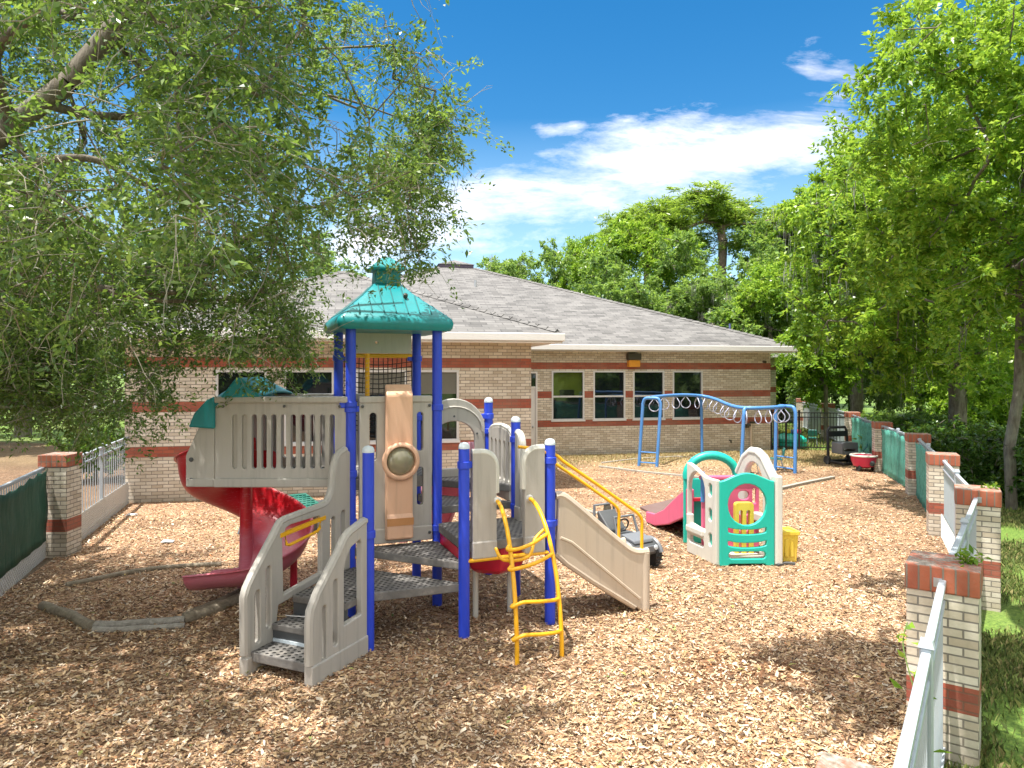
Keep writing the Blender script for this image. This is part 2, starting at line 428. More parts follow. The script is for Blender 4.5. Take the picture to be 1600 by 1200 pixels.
def npmesh(name, verts, quads, mat, parent=None, smooth_=False):
    me = bpy.data.meshes.new(name); n = len(verts); q = len(quads); k = quads.shape[1]
    me.vertices.add(n); me.vertices.foreach_set('co', np.ascontiguousarray(verts, dtype=np.float32).ravel())
    me.loops.add(q * k); me.loops.foreach_set('vertex_index', np.ascontiguousarray(quads, dtype=np.int32).ravel())
    me.polygons.add(q); me.polygons.foreach_set('loop_start', np.arange(0, q * k, k, dtype=np.int32))
    me.update(calc_edges=True); me.validate()
    me.materials.append(mat)
    o = bpy.data.objects.new(name, me); COL.objects.link(o)
    if parent is not None: o.parent = parent
    return o
def unit(a): return a / np.maximum(np.linalg.norm(a, axis=1, keepdims=True), 1e-9)
def leaf_quads(pos, length, width, up=.6, droop=.0, outdir=None):
    """folded diamond leaves: 4 verts each, two triangles' worth of bend"""
    n = len(pos)
    d = rng.normal(size=(n, 3)); d[:, 2] = d[:, 2] * .6 - droop
    if outdir is not None: d = unit(d) + outdir
    d = unit(d)
    nr = rng.normal(size=(n, 3)); nr[:, 2] += up * 2; nr = nr - d * (nr * d).sum(1, keepdims=True); nr = unit(nr)
    sd = np.cross(d, nr)
    L = length * rng.uniform(.5, 1.5, (n, 1)); W = width * rng.uniform(.7, 1.25, (n, 1))
    a = pos; t = pos + d * L - nr * L * .12; m = pos + d * L * .45
    l = m + sd * W * .5 + nr * W * .2; r = m - sd * W * .5 + nr * W * .2
    vs = np.stack([a, r, t, l], 1).reshape(-1, 3); q = np.arange(4 * n).reshape(-1, 4)
    return vs, q

def grow(trunk, targets, r_twig=.006, r_max=.3, jitter=.12, sag=0.0, maxr_pow=.5):
    """branch skeleton: every target joins the nearest node grown so far; pipe-model radii"""
    nodes = [Vector(p) for p in trunk]; par = [i - 1 for i in range(len(trunk))]
    arr = np.array([tuple(p) for p in nodes])
    start = len(trunk) - 1
    base = np.array(trunk[-1])
    T = sorted(targets, key=lambda p: (Vector(p) - Vector(trunk[-1])).length)
    lim = max(1, int(len(trunk) * .5)); ends = []
    for p in T:
        pv = np.array(p)
        dd = np.linalg.norm(arr - pv, axis=1) + .25 * np.linalg.norm(arr - base, axis=1) * 0
        dd[:lim] += 1e6
        i = int(dd.argmin()); a = nodes[i]; b = Vector(p); ln = (b - a).length
        k = max(1, min(4, int(ln / .45))); prev = i
        for q in range(1, k + 1):
            t = q / k; c = a.lerp(b, t)
            if q < k: c += Vector(rng.normal(size=3)) * jitter * ln * .35 + V(0, 0, -sag * ln * math.sin(math.pi * t))
            nodes.append(c); par.append(prev); prev = len(nodes) - 1
        arr = np.vstack([arr, np.array([tuple(x) for x in nodes[len(arr):]])]); ends.append(prev)
    cnt = [0] * len(nodes)
    for i in range(len(nodes) - 1, -1, -1):
        if cnt[i] == 0: cnt[i] = 1
        if par[i] >= 0: cnt[par[i]] += cnt[i]
    tot = max(cnt)
    rad = [max(r_twig, min(r_max, r_max * (c / tot) ** maxr_pow)) for c in cnt]
    return nodes, par, rad, ends
def branch_mesh(mb, nodes, par, rad, flare=True):
    for i in range(len(nodes)):
        p = par[i]
        if p < 0: continue
        n = 9 if rad[i] > .08 else 6 if rad[i] > .025 else 4
        r0 = rad[p] if (rad[p] < rad[i] * 1.7) else rad[i] * 1.25
        mb.tube([nodes[p], nodes[p].lerp(nodes[i], .5), nodes[i]], [r0, (r0 + rad[i]) / 2, rad[i]], n, cap=False)
# ------------------------------------------------------------------ materials
def fade_red():
    m, nt, b = newmat('faded_red_slide'); co = objco(nt)      # the lower chute is scuffed and bleached pink by use
    z = nt.add('ShaderNodeSeparateXYZ', ins={0: co}).outputs[2]
    n = nt.noise(co, 3.5, 5, .6).outputs[0]
    f = nt.ramp(nt.math('ADD', z, nt.math('MULTIPLY', nt.math('SUBTRACT', n, .5), .9)), [(.45, (1, 1, 1)), (1.0, (0, 0, 0))])
    sc_ = nt.noise(nt.mapping(co, (3, 3, 12)), 4, 4, .7).outputs[0]
    c = nt.mix(nt.math('MULTIPLY', f, .9), (.60, .014, .025), (.56, .19, .25))
    c = nt.mix(nt.math('MULTIPLY', nt.ramp(sc_, [(.55, (0, 0, 0)), (.75, (1, 1, 1))]), .35), c, (.70, .42, .46))
    nt.put(b, 'Base Color', c); b.inputs['Roughness'].default_value = .34; return m
M = {}
M['brick'] = brick_mat('wall_brick'); M['pillar'] = brick_mat('pillar_brick', bands=(.408, .612), bw=.2, rh=.068); M['cap'] = brick_mat('cap_brick', soldier=True)
M['shingle'] = shingle_mat('roof_shingle')
M['white'] = paint('white_trim', (.72, .70, .68), .5); M['frame'] = paint('window_frame', (.62, .62, .62), .4)
M['glass'] = glass_mat('window_glass', (.006, .009, .012)); M['clearglass'] = glass_mat('clear_glass', (.02, .03, .02), .62)
M['lime'] = paint('lime_wall', (.42, .62, .05), .7); M['blind'] = paint('roller_blind', (.15, .15, .125), .8)
M['blue'] = plastic('blue_post', (.020, .060, .62), .34, .34, (.06, .12, .68)); M['capwhite'] = plastic('post_cap', (.60, .68, .74), .5, .2)
M['grey'] = plastic('grey_panel', (.43, .405, .365), .45, .55, (.51, .485, .44)); M['tan'] = plastic('tan_slide', (.52, .43, .33), .42, .5)
M['orange'] = plastic('orange_tan', (.70, .41, .26), .45, .5, (.74, .54, .41)); M['teal'] = plastic('teal_roof', (.004, .235, .26), .36, .35, (.04, .33, .34))
M['green'] = plastic('sea_green', (.008, .44, .345), .4, .2, (.03, .50, .41)); M['cream'] = plastic('cream_plastic', (.60, .59, .53), .45, .4)
M['red'] = plastic('red_slide', (.58, .012, .04), .33, .25, (.60, .16, .24)); M['fadered'] = fade_red(); M['pink'] = plastic('pink_plastic', (.66, .10, .22), .4, .3, (.72, .32, .40))
M['palepink'] = plastic('pale_pink', (.66, .30, .38), .45, .3); M['yellow'] = plastic('yellow_paint', (.86, .44, .01), .35, .12, (.86, .50, .05))
M['yelbox'] = plastic('yellow_box', (.78, .58, .05), .45, .45); M['deck'] = deck_mat('deck'); M['dkgreen'] = plastic('dark_teal_chair', (.01, .13, .12), .4, .2)
M['skyblue'] = plastic('blue_bars', (.06, .22, .55), .4, .35, (.30, .44, .62)); M['ring'] = paint('ring_metal', (.50, .52, .66), .35, .4)
M['fence'] = paint('fence_white', (.40, .445, .49), .35, 0, .25); M['lattice'] = paint('lattice_white', (.58, .58, .56), .6)
M['screen'] = mesh_cloth('privacy_cloth', (.010, .085, .050), .10); M['mint'] = mesh_cloth('mint_screen', (.10, .40, .31), .28)
M['black'] = paint('black_iron', (.012, .012, .014), .4); M['rubber'] = plastic('black_rubber', (.015, .015, .016), .75, .3)
M['dkgrey'] = plastic('dark_grey_plastic', (.06, .065, .07), .45, .3); M['ltgrey'] = plastic('light_grey_plastic', (.14, .15, .165), .4, .2)
M['bark'] = bark_mat('oak_bark'); M['twig'] = bark_mat('lichen_twig', (.20, .18, .14), (.42, .39, .32)); M['pinebark'] = bark_mat('pine_bark', (.13, .09, .07), (.30, .23, .18))
M['timber'] = wood_mat('timber'); M['greytimber'] = wood_mat('grey_timber', (.22, .20, .17), (.44, .41, .36))
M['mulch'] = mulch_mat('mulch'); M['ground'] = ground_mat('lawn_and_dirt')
M['mat'] = plastic('brown_mat', (.13, .075, .065), .8, .3); M['net'] = paint('net_cord', (.02, .02, .02), .8)
M['bubble'] = glass_mat('bubble', (.30, .29, .19), .35); M['amber'] = paint('amber_lens', (.72, .30, .03), .3); M['bronze'] = paint('bronze', (.05, .045, .03), .4)
M['metal'] = paint('galvanised', (.45, .46, .47), .35, .7); M['asphalt'] = paint('road_asphalt', (.30, .29, .29), .9); M['moss'] = island_mat('hanging_moss', [(0, (.20, .22, .18)), (1, (.40, .42, .36))])
M['pvc'] = paint('tan_pipe', (.55, .46, .36), .5); M['redcart'] = plastic('red_cart', (.62, .02, .08), .35, .2)

# ------------------------------------------------------------------ world and sun
SUN = V(-.20, -.17, .965).normalized()
el = math.asin(SUN.z); az = math.atan2(SUN.x, SUN.y)
w = bpy.data.worlds.new('World'); sc.world = w; w.use_nodes = True
nt = NT(w.node_tree); bg = nt.n['Background']
sky = nt.add('ShaderNodeTexSky', sky_type='NISHITA'); sky.sun_disc = False; sky.sun_elevation = el; sky.sun_rotation = az
sky.air_density = 1.0; sky.dust_density = .35; sky.ozone_density = 2.2; sky.altitude = 0
hs = nt.add('ShaderNodeHueSaturation', ins={'Hue': .495, 'Saturation': 1.42, 'Value': .55, 'Color': sky.outputs[0]})
dirn = nt.add('ShaderNodeTexCoord').outputs['Generated']
sp = nt.add('ShaderNodeSeparateXYZ', ins={0: dirn})
yy = nt.math('MAXIMUM', sp.outputs[1], .02)
a = nt.math('DIVIDE', sp.outputs[0], yy); b = nt.math('DIVIDE', sp.outputs[2], yy)
uv = nt.add('ShaderNodeCombineXYZ', ins={0: a, 1: b})
n1 = nt.noise(nt.mapping(uv.outputs[0], (3.4, 10.5, 1), (0, 0, R(-12))), 1.0, 10, .68, .5).outputs[0]
n2 = nt.noise(nt.mapping(uv.outputs[0], (9, 26, 1), (0, 0, R(-14)), (3, 1, 0)), 1.0, 8, .6, .3).outputs[0]
def band(b0, k, half, a0, a1, soft=.08):
    d = nt.math('ABSOLUTE', nt.math('SUBTRACT', b, nt.math('ADD', b0, nt.math('MULTIPLY', a, k))))
    m = nt.math('SUBTRACT', 1, nt.math('DIVIDE', d, half), clamp=True)
    lo = nt.math('DIVIDE', nt.math('SUBTRACT', a, a0 - soft), soft, clamp=True); hi = nt.math('DIVIDE', nt.math('SUBTRACT', a1 + soft, a), soft, clamp=True)
    return nt.math('MULTIPLY', m, nt.math('MULTIPLY', lo, hi))
big = band(.240, .25, .105, -.24, .47, .06)
small = nt.math('MULTIPLY', band(.515, -.20, .05, .42, .52, .05), .75)
w2 = nt.math('MULTIPLY', band(.345, .05, .022, .04, .09, .03), .7)
mask = nt.math('MAXIMUM', nt.math('MAXIMUM', big, small), w2)
den = nt.math('ADD', nt.math('MULTIPLY', mask, 1.05), nt.math('SUBTRACT', nt.math('ADD', nt.math('MULTIPLY', n1, 2.3), nt.math('MULTIPLY', n2, 1.4)), 2.1))
den = nt.math('MULTIPLY', nt.ramp(den, [(.15, (0, 0, 0)), (.55, (.42, .42, .42)), (1.15, (1, 1, 1))]), nt.math('GREATER_THAN', mask, .001))
shade = nt.mix(nt.ramp(n1, [(.35, (0, 0, 0)), (.65, (1, 1, 1))]), (5.1, 4.8, 5.3), (6.0, 5.85, 5.95))
pale = nt.mix(nt.ramp(sp.outputs[2], [(.0, (.75, .75, .75)), (.16, (.45, .45, .45)), (.34, (0, 0, 0))]), hs.outputs[0], (2.7, 3.9, 4.9))
skyc = nt.mix(nt.math('MULTIPLY', den, .86), pale, shade)
# unseen broken cloud added overhead and behind the viewpoint to lift the shade
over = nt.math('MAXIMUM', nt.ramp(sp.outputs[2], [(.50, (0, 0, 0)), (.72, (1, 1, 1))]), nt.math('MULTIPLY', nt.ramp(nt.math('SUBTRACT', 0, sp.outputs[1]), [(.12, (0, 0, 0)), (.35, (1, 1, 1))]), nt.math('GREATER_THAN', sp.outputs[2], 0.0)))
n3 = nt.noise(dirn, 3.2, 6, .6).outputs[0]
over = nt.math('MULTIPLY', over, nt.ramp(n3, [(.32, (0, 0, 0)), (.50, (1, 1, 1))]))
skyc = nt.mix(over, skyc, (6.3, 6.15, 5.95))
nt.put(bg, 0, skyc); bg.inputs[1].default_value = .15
ld = bpy.data.lights.new('sun', 'SUN'); lo = bpy.data.objects.new('sun', ld); COL.objects.link(lo)
ld.energy = 4.3; ld.angle = R(.5); ld.color = (1, .955, .88)
lo.rotation_euler = (-SUN).to_track_quat('-Z', 'Y').to_euler(); lo.location = (-5, -5, 30)
sc.view_settings.view_transform = 'Standard'; sc.view_settings.look = 'None'; sc.view_settings.exposure = 1.17; sc.view_settings.gamma = 1
sc.cycles.max_bounces = 7; sc.cycles.diffuse_bounces = 4; sc.cycles.transparent_max_bounces = 12; sc.cycles.use_denoising = True
sc.cycles.sample_clamp_indirect = 6

# ------------------------------------------------------------------ ground
PHI = R(12.5); WU = V(math.cos(PHI), math.sin(PHI), 0); WN = V(-math.sin(PHI), math.cos(PHI), 0)
def B(t, d, z=0): return WU * t + WN * d + V(0, 0, z)
def TB(px, d):
    r = (px - 800) / F; return d * (math.sin(PHI) + r * math.cos(PHI)) / (math.cos(PHI) - r * math.sin(PHI))
mb = MB(); S = 700
mb.add([(-S, -S, -.012), (S, -S, -.012), (S, S, -.012), (-S, S, -.012)], [(0, 1, 2, 3)])
struct('ground', mb, M['ground'], sm=False)
LF = [V(-5.2, 1.0, 0), V(-6.0, 6.5, 0), V(-6.85, 9.35, 0), V(-7.47, 11.65, 0), V(-8.85, 16.25, 0)]
RP = [V(1.30, 2.45, 0), V(3.45, 5.62, 0), V(6.06, 9.17, 0), V(7.98, 13.05, 0), V(9.97, 17.3, 0), V(11.25, 21.4, 0), V(12.95, 26.8, 0)]
poly = [V(-5.0, -2, 0)] + LF + [B(4.6, 17.9), B(4.6, 24.6), B(15.6, 24.6)] + RP[::-1] + [V(-.2, .9, 0), V(-.5, -2, 0)]
mb = MB(); bm = bmesh.new()
vs = [bm.verts.new((p.x, p.y, 0)) for p in poly]
es = [bm.edges.new((vs[i], vs[(i + 1) % len(vs)])) for i in range(len(vs))]
bmesh.ops.triangle_fill(bm, use_beauty=True, edges=es); bm.verts.index_update()
mb.add([v.co.copy() for v in bm.verts], [[v.index for v in f.verts] for f in bm.faces]); bm.free()
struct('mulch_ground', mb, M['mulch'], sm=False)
mb = MB(); mb.add([(-60, 2, -.006), (-5.4, 2, -.006), (-6.0, 6.5, -.006), (-6.9, 9.35, -.006), (-7.6, 11.65, -.006), (-8.9, 16.3, -.006), (-10, 27, -.006), (-24, 31, -.006), (-60, 26, -.006)], [tuple(range(9))])
struct('leaf_litter_ground', mb, mulch_mat('leaf_litter', .55), sm=False)
mb = MB(); mb.add([(-120, 66, .004), (-14, 72, .004), (-14, 80, .004), (-120, 74, .004)], [(0, 1, 2, 3)])
struct('road', mb, M['asphalt'], sm=False)
def in_poly(x, y, P=[(p.x, p.y) for p in poly]):
    c = np.zeros(len(x), bool); n = len(P)
    for i in range(n):
        x0, y0 = P[i]; x1, y1 = P[i - 1]
        k = ((y0 > y) != (y1 > y)) & (x < (x1 - x0) * (y - y0) / ((y1 - y0) if y1 != y0 else 1e-9) + x0); c ^= k
    return c

# ------------------------------------------------------------------ building (local frame: t along the front, d into the depth, z)
bld = thing('building', 'cream brick single storey building with three red brick bands and grey hip roof', 'building', (0, 0, 0), PHI)
def lp(name, mb, mat, parent=bld, **k): return obj(name, mb, mat, parent, local=True, **k)
T1 = (-5.18, 4.43); D1 = 17.69; T2 = (4.43, 15.64); D2 = 24.4
winR = [(TB(a, D2), TB(b, D2)) for a, b in ((862, 913), (927, 977), (989, 1038), (1051, 1098))]
winL = [(TB(a, D1), TB(b, D1)) for a, b in ((337, 417), (443, 522), (556, 636), (650, 717))]
WZ = (1.27, 3.06)
rect = lambda a, b, c, d: [(a, c), (b, c), (b, d), (a, d)]
dR = (5.32, 6.34)
mb = MB().panel((0, D1 + .1, 0), (1, 0, 0), rect(T1[0], T1[1], -.2, 3.78), [rect(a, b, *WZ) for a, b in winL], .2)
mb.box(T1[0], T1[1], D1 + .203, 26, -.2, 3.77)
lp('wall', mb, M['brick'], sm=False)
mb = MB().panel((0, D2 + .1, 0), (1, 0, 0), rect(T2[0] + .01, T2[1], -.2, 3.79), [rect(a, b, *WZ) for a, b in winR] + [rect(dR[0], dR[1], 0.0, 3.03)], .2)
mb.box(-6.0, T2[1], D2 + .203, 45.8, -.2, 3.76)
mb.box(15.645, 19.2, 29.5, 40, -.2, 3.75)
lp('wall', mb, M['brick'], sm=False)
def window(a, b, d, z0, z1, rail=None, blind=False, lime=False):
    f = MB(); w_ = .055
    for (p, q, r_, s_) in ((a, a + w_, z0, z1), (b - w_, b, z0, z1), (a + w_, b - w_, z0, z0 + w_), (a + w_, b - w_, z1 - w_, z1)):
        f.box(p, q, d - .02, d + .09, r_, s_)
    if rail: f.box(a + w_, b - w_, d - .005, d + .08, rail - .03, rail + .03)
    fr = lp('window', f, M['frame'], sm=False)
    p = MB().box(a + w_, b - w_, d + .045, d + .055, z0 + w_, (rail - .03) if rail else z1 - w_); lp('pane', p, M['glass'], fr, sm=False)
    if rail: lp('pane', MB().box(a + w_, b - w_, d + .05, d + .06, rail + .03, z1 - w_), M['clearglass'] if lime else M['glass'], fr, sm=False)
    if lime:
        mm = MB().box(a + .01, b - .01, d + .17, d + .19, z0, z1); lp('room_wall', mm, M['lime'], fr, sm=False)
        lp('cupboard', MB().box(a + .34, b - .35, d + .1, d + .165, rail - .2, rail + .24), M['black'], fr, sm=False)
    if blind: lp('blind', MB().box(a + w_, b - w_, d + .03, d + .042, z1 - .6, z1 - w_), M['blind'], fr, sm=False)
    sl = MB().box(a - .03, b + .03, d - .045, d - .022, z0 - .04, z0 + .02); lp('sill', sl, M['frame'], fr, sm=False)
for i, (a, b) in enumerate(winR): window(a, b, D2, *WZ, rail=2.13, lime=(i == 0))
for i, (a, b) in enumerate(winL): window(a, b, D1, *WZ, blind=(i >= 2))
f = MB()
for (p, q, r_, s_) in ((dR[0], dR[0] + .06, 0, 3.03), (dR[1] - .06, dR[1], 0, 3.03), (dR[0] + .06, dR[1] - .06, 2.97, 3.03), (dR[0] + .06, dR[1] - .06, 2.42, 2.5)): f.box(p, q, D2 - .02, D2 + .1, r_, s_)
dr = lp('door', f, M['white'], sm=False)
lp('leaf', MB().box(dR[0] + .06, dR[1] - .06, D2 + .02, D2 + .07, .02, 2.42), M['white'], dr, sm=False)
lp('transom_pane', MB().box(dR[0] + .06, dR[1] - .06, D2 + .03, D2 + .04, 2.5, 2.97), M['glass'], dr, sm=False)
lp('handle', MB().lathe((dR[1] - .16, D2 + .02, 1.05), [(.035, 0), (.035, .05), (.02, .06)], 10, ax=(0, -1, 0)), M['metal'], dr)
# roofs
SL = .39
def hip(t0, t1, d0, d1, z, ridge_open=None):
    m = MB(); w_ = (t1 - t0) / 2; tm = (t0 + t1) / 2
    if ridge_open: m.add([(t0, d0, z), (t1, d0, z), (tm, d0 + w_, z + SL * w_), (tm, ridge_open, z + SL * w_), (t0, ridge_open, z), (t1, ridge_open, z)],
                         [(0, 1, 2), (1, 5, 3, 2), (0, 2, 3, 4)])
    else: m.add([(t0, d0, z), (t1, d0, z), (t1, d1, z), (t0, d1, z), (tm, (d0 + d1) / 2, z + SL * w_)], [(0, 1, 4), (1, 2, 4), (2, 3, 4), (3, 0, 4)])
    return m
E1 = (-5.83, 5.08, 17.05); E2 = (-6.64, 16.3, 23.76, 46.7)
r1 = lp('roof', hip(E1[0], E1[1], E1[2], 0, 3.98, 31.0), M['shingle'], sm=False, solid=.03)
r2 = lp('roof', hip(*E2, 3.985), M['shingle'], sm=False, solid=.03)
r3 = lp('roof', MB().add([(15, 28.9, 3.9), (19.9, 28.9, 3.9), (19.9, 40.5, 3.9), (15, 40.5, 3.9), (15, 34.7, 5.6), (17.4, 34.7, 5.6)], [(0, 1, 5, 4), (1, 2, 5), (2, 3, 4, 5)]), M['shingle'], sm=False, solid=.03)
def eave(m, t0, t1, d0, d1, z, front=True, back=False):
    m.box(t0, t1, d0, d0 + .12, z - .2, z); m.box(t1 - .12, t1, d0 + .12, d1, z - .2, z); m.box(t0, t0 + .12, d0 + .12, d1, z - .2, z)
    m.box(t0 + .05, t1 - .05, d0 + .05, d0 + .115, z - .25, z - .2)   # lower lip of the gutter
    return m
g = eave(MB(), E1[0] - .06, E1[1] + .06, E1[2] - .07, 24.5, 3.985); lp('gutter', g, M['white'], r1, sm=False, bev=.02)
g = MB(); g.box(E1[1] + .30, E2[1] + .06, E2[2] - .07, E2[2] + .05, 3.79, 3.99); g.box(E2[1] - .06, E2[1] + .06, E2[2] + .05, 46.7, 3.79, 3.99); lp('gutter', g, M['white'], r2, sm=False, bev=.02)
g = MB(); g.box(15.7, 19.96, 28.8, 28.95, 3.7, 3.9); g.box(19.85, 19.98, 28.95, 40, 3.7, 3.9); g.box(15.66, 19.85, 28.95, 40.3, 3.70, 3.73); lp('gutter', g, M['white'], r3, sm=False)
lp('soffit', MB().box(E1[0] + .02, E1[1] - .02, E1[2] + .04, 24.3, 3.752, 3.775), M['white'], r1, sm=False)
lp('soffit', MB().box(4.5, E2[1] - .07, E2[2] + .04, 46, 3.757, 3.78), M['white'], r2, sm=False)
pk = ((E2[0] + E2[1]) / 2, (E2[2] + E2[3]) / 2); pz = 3.985 + SL * (E2[1] - E2[0]) / 2
m = MB(); h = .85; m.box(pk[0] - h, pk[0] + h, pk[1] - h, pk[1] + h, pz - .30, pz - .14)
cp = lp('roof_vent', m, paint('vent_purple', (.08, .06, .09), .6), r2, sm=False)
m = MB(); h = .9; m.add([(pk[0] - h, pk[1] - h, pz - .138), (pk[0] + h, pk[1] - h, pz - .138), (pk[0] + h, pk[1] + h, pz - .138), (pk[0] - h, pk[1] + h, pz - .138), (pk[0], pk[1], pz + .2)], [(0, 1, 4), (1, 2, 4), (2, 3, 4), (3, 0, 4), (0, 3, 2, 1)])
lp('vent_cap', m, M['shingle'], cp, sm=False)
m = MB(); m.tube([(5.2, 31, 6.6), (5.2, 31, 7.12)], .05, 8); lp('vent_pipe', m, M['metal'], r2)
m = MB(); m.tube([(14.6, 25.6, 4.4), (14.6, 25.6, 4.95)], .04, 8); lp('vent_pipe', m, paint('vent_blue', (.1, .12, .3), .5), r2)
def ridge(a_, b_, par):
    a_, b_ = Vector(a_), Vector(b_); d_ = b_ - a_; n_ = V(-d_.y, d_.x, 0).normalized() * .13
    m_ = MB(); k_ = int(d_.length / .28)
    for i in range(k_):
        p_, q_ = a_.lerp(b_, i / k_), a_.lerp(b_, (i + 1.08) / k_)
        m_.add([p_ - n_ + Z_ * .0, p_ + Z_ * .075, p_ + n_, q_ - n_ - Z_ * .02, q_ + Z_ * .05, q_ + n_ - Z_ * .02], [(0, 1, 4, 3), (1, 2, 5, 4), (0, 2, 1), (3, 4, 5)])
    lp('ridge_cap', m_, M['shingle'], par, sm=False, recalc=False)
Z_ = V(0, 0, 1)
ridge((E2[1] - .1, E2[2] + .1, 4.03), (pk[0] + .9, pk[1] - .9, pz - .34), r2); ridge((E2[0] + .1, E2[2] + .1, 4.03), (pk[0] - .9, pk[1] - .9, pz - .34), r2)
ridge((E1[1] - .1, E1[2] + .1, 4.03), ((E1[0] + E1[1]) / 2, E1[2] + 5.455, 6.11), r1); ridge((E1[0] + .1, E1[2] + .1, 4.03), ((E1[0] + E1[1]) / 2, E1[2] + 5.455, 6.11), r1)
tl = TB(988, D2)
m = MB().box(tl - .25, tl + .25, D2 - .28, D2 - .005, 3.46, 3.70); wl = lp('wall_light', m, M['bronze'], sm=False, bev=.02)
lp('lens', MB().box(tl - .22, tl + .22, D2 - .25, D2 - .01, 3.20, 3.455), M['amber'], wl, sm=False, bev=.03)
tp = TB(1172, D2)
m = MB().tube([(tp, D2 - .08, 0), (tp, D2 - .08, .95), (tp - .0, D2 - .08, 1.05)], .045, 10); sp_ = lp('standpipe', m, M['pvc'])
m = MB().tube([(tp - .3, D2 - .1, 1.0), (tp - .05, D2 - .1, .98)], .05, 8); m.lathe((tp - .2, D2 - .12, .98), [(.1, -.04), (.1, .04)], 10, ax=(1, 0, 0)); m.cbox((tp + .05, D2 - .1, 1.09), .2, .1, .07); lp('valve', m, M['bronze'], sp_)
tq = TB(1140, D2); lp('tap', MB().tube([(tq, D2, .42), (tq, D2 - .1, .42), (tq, D2 - .12, .32)], .03, 8), M['bronze'])
tq = TB(1193, D2); lp('wall_camera', MB().tube([(tq, D2, 3.42), (tq, D2 - .14, 3.40)], .05, 8), M['bronze'])

# ------------------------------------------------------------------ brick pillars and fences
def pillar(p, yaw, label, group, h=1.5, w_=.48):
    o = thing('brick_pillar', label, 'pillar', p, yaw, group)
    obj('shaft', MB().box(-w_ / 2, w_ / 2, -w_ / 2, w_ / 2, -.1, h - .2), M['pillar'], o, local=True, sm=False, bev=.006, seg=1)
    q = w_ / 2 + .012
    c = obj('cap', MB().box(-q, q, -q, q, h - .2, h), M['cap'], o, local=True, sm=False, bev=.012)
    return o
def fyaw(i):
    a, b = RP[max(i - 1, 0)], RP[min(i + 1, len(RP) - 1)]; d = b - a; return math.atan2(d.y, d.x) - math.pi / 2
names = ['brick pillar lowest in view, only its red cap showing at the bottom edge', 'nearest whole brick pillar at right with weeds growing on its cap',
         'brick pillar standing close behind the nearest whole one beside the lawn', 'brick pillar where the white railing meets the mint screened fence',
         'brick pillar with shaded red cap between the two middle mint screens', 'brick pillar between the two farthest mint screened fence sections',
         'brick pillar at the end of the black iron fence']
GP = 'brick pillars along the right fence'
for i, p in enumerate(RP): pillar(p, fyaw(i), names[i], GP)
pillar(LF[3], R(3), 'tall brick pillar on the left between green cloth and white railing', 'brick pillars along the left fence', 1.66, .44)

def fence(p0, p1, label, group, top=1.38, screen=None, lat=True, midpost=True, npick=None, name='fence_section', spacing=.105, screen_z=(.42, 1.36), lat_h=.42):
    p0, p1 = Vector(p0), Vector(p1); d = p1 - p0; L = d.length; u = d.normalized(); yaw = math.atan2(d.y, d.x)
    o = thing(name, label, 'fence', p0, yaw, group)
    k = dict(local=True)
    def rail(z, n, s=.04): obj(n, MB().box(0, L, -s / 2, s / 2, z - s / 2, z + s / 2), M['fence'], o, sm=False, bev=.006, seg=1, **k)
    rail(top, 'top_rail', .05); rail(top - .15, 'middle_rail'); rail(.1, 'bottom_rail')
    m = MB(); n = max(2, int(L / spacing))
    for i in range(1, n): 
        x = L * i / n; m.box(x - .008, x + .008, -.008, .008, .08, top - .02)
    obj('pickets', m, M['fence'], o, sm=False, **k)
    if midpost:
        mp = obj('post', MB().box(L / 2 - .033, L / 2 + .033, -.034, .034, -.05, top + .05), M['fence'], o, sm=False, bev=.008, seg=1, **k)
        obj('post_cap', MB().hull([(L / 2 + sx * .042, sy * .042, top + .05) for sx in (-1, 1) for sy in (-1, 1)] + [(L / 2 + sx * .03, sy * .03, top + .09) for sx in (-1, 1) for sy in (-1, 1)]), M['fence'], mp, sm=False, **k)
    for x in (0.0, L):
        obj('bracket', MB().box(x - .004, x + .012, -.06, .06, top - .035, top + .035), M['metal'], o, sm=False, **k)
    if lat:
        m = MB(); h = lat_h; sp_ = .075; q = int((L + h) / sp_)
        for i in range(q):
            x = i * sp_ - h
            for sgn in (1, -1):
                xa, xb = (x, x + h) if sgn > 0 else (x + h, x)
                za, zb = 0.0, h
                # clip
                def cl(xa, za, xb, zb):
                    if xa < 0: za += (0 - xa) * (zb - za) / (xb - xa); xa = 0
                    if xa > L: za += (L - xa) * (zb - za) / (xb - xa); xa = L
                    if xb < 0: zb = za + (0 - xa) * (zb - za) / (xb - xa); xb = 0
                    if xb > L: zb = za + (L - xa) * (zb - za) / (xb - xa); xb = L
                    return xa, za, xb, zb
                if (xa <= 0 and xb <= 0) or (xa >= L and xb >= L): continue
                xa, za, xb, zb = cl(xa, za, xb, zb)
                if abs(xb - xa) < .01: continue
                m.tube([(xa, -.03 if sgn > 0 else -.036, za), (xb, -.03 if sgn > 0 else -.036, zb)], .012, 4, cap=False)
        obj('lattice', m, M['lattice'], o, sm=False, **k)
    if screen:
        m = MB(); nx, nz = max(8, int(L / .16)), 8; vs = []; fs = []
        for i in range(nx + 1):
            for j in range(nz + 1):
                x = .06 + (L - .12) * i / nx; f_ = j / nz
                zt = screen_z[1] - .05 * abs(math.sin(i * 1.1)) - .03 * math.sin(i * .37 + 1)
                vs.append((x, -.065 + .012 * math.sin(i * 1.7 + j * .5) + .01 * math.sin(j * 1.3), screen_z[0] + (zt - screen_z[0]) * f_))
        for i in range(nx):
            for j in range(nz): q = i * (nz + 1) + j; fs.append((q, q + nz + 1, q + nz + 2, q + 1))
        obj('screen_cloth', m.add(vs, fs), M[screen], o, solid=.004, angle=60, **k)
    return o
def between(i, j, P=RP, gap=.24):
    a, b = P[i], P[j]; u = (b - a).normalized(); return a + u * gap, b - u * gap
GF = 'fence sections along the right side'
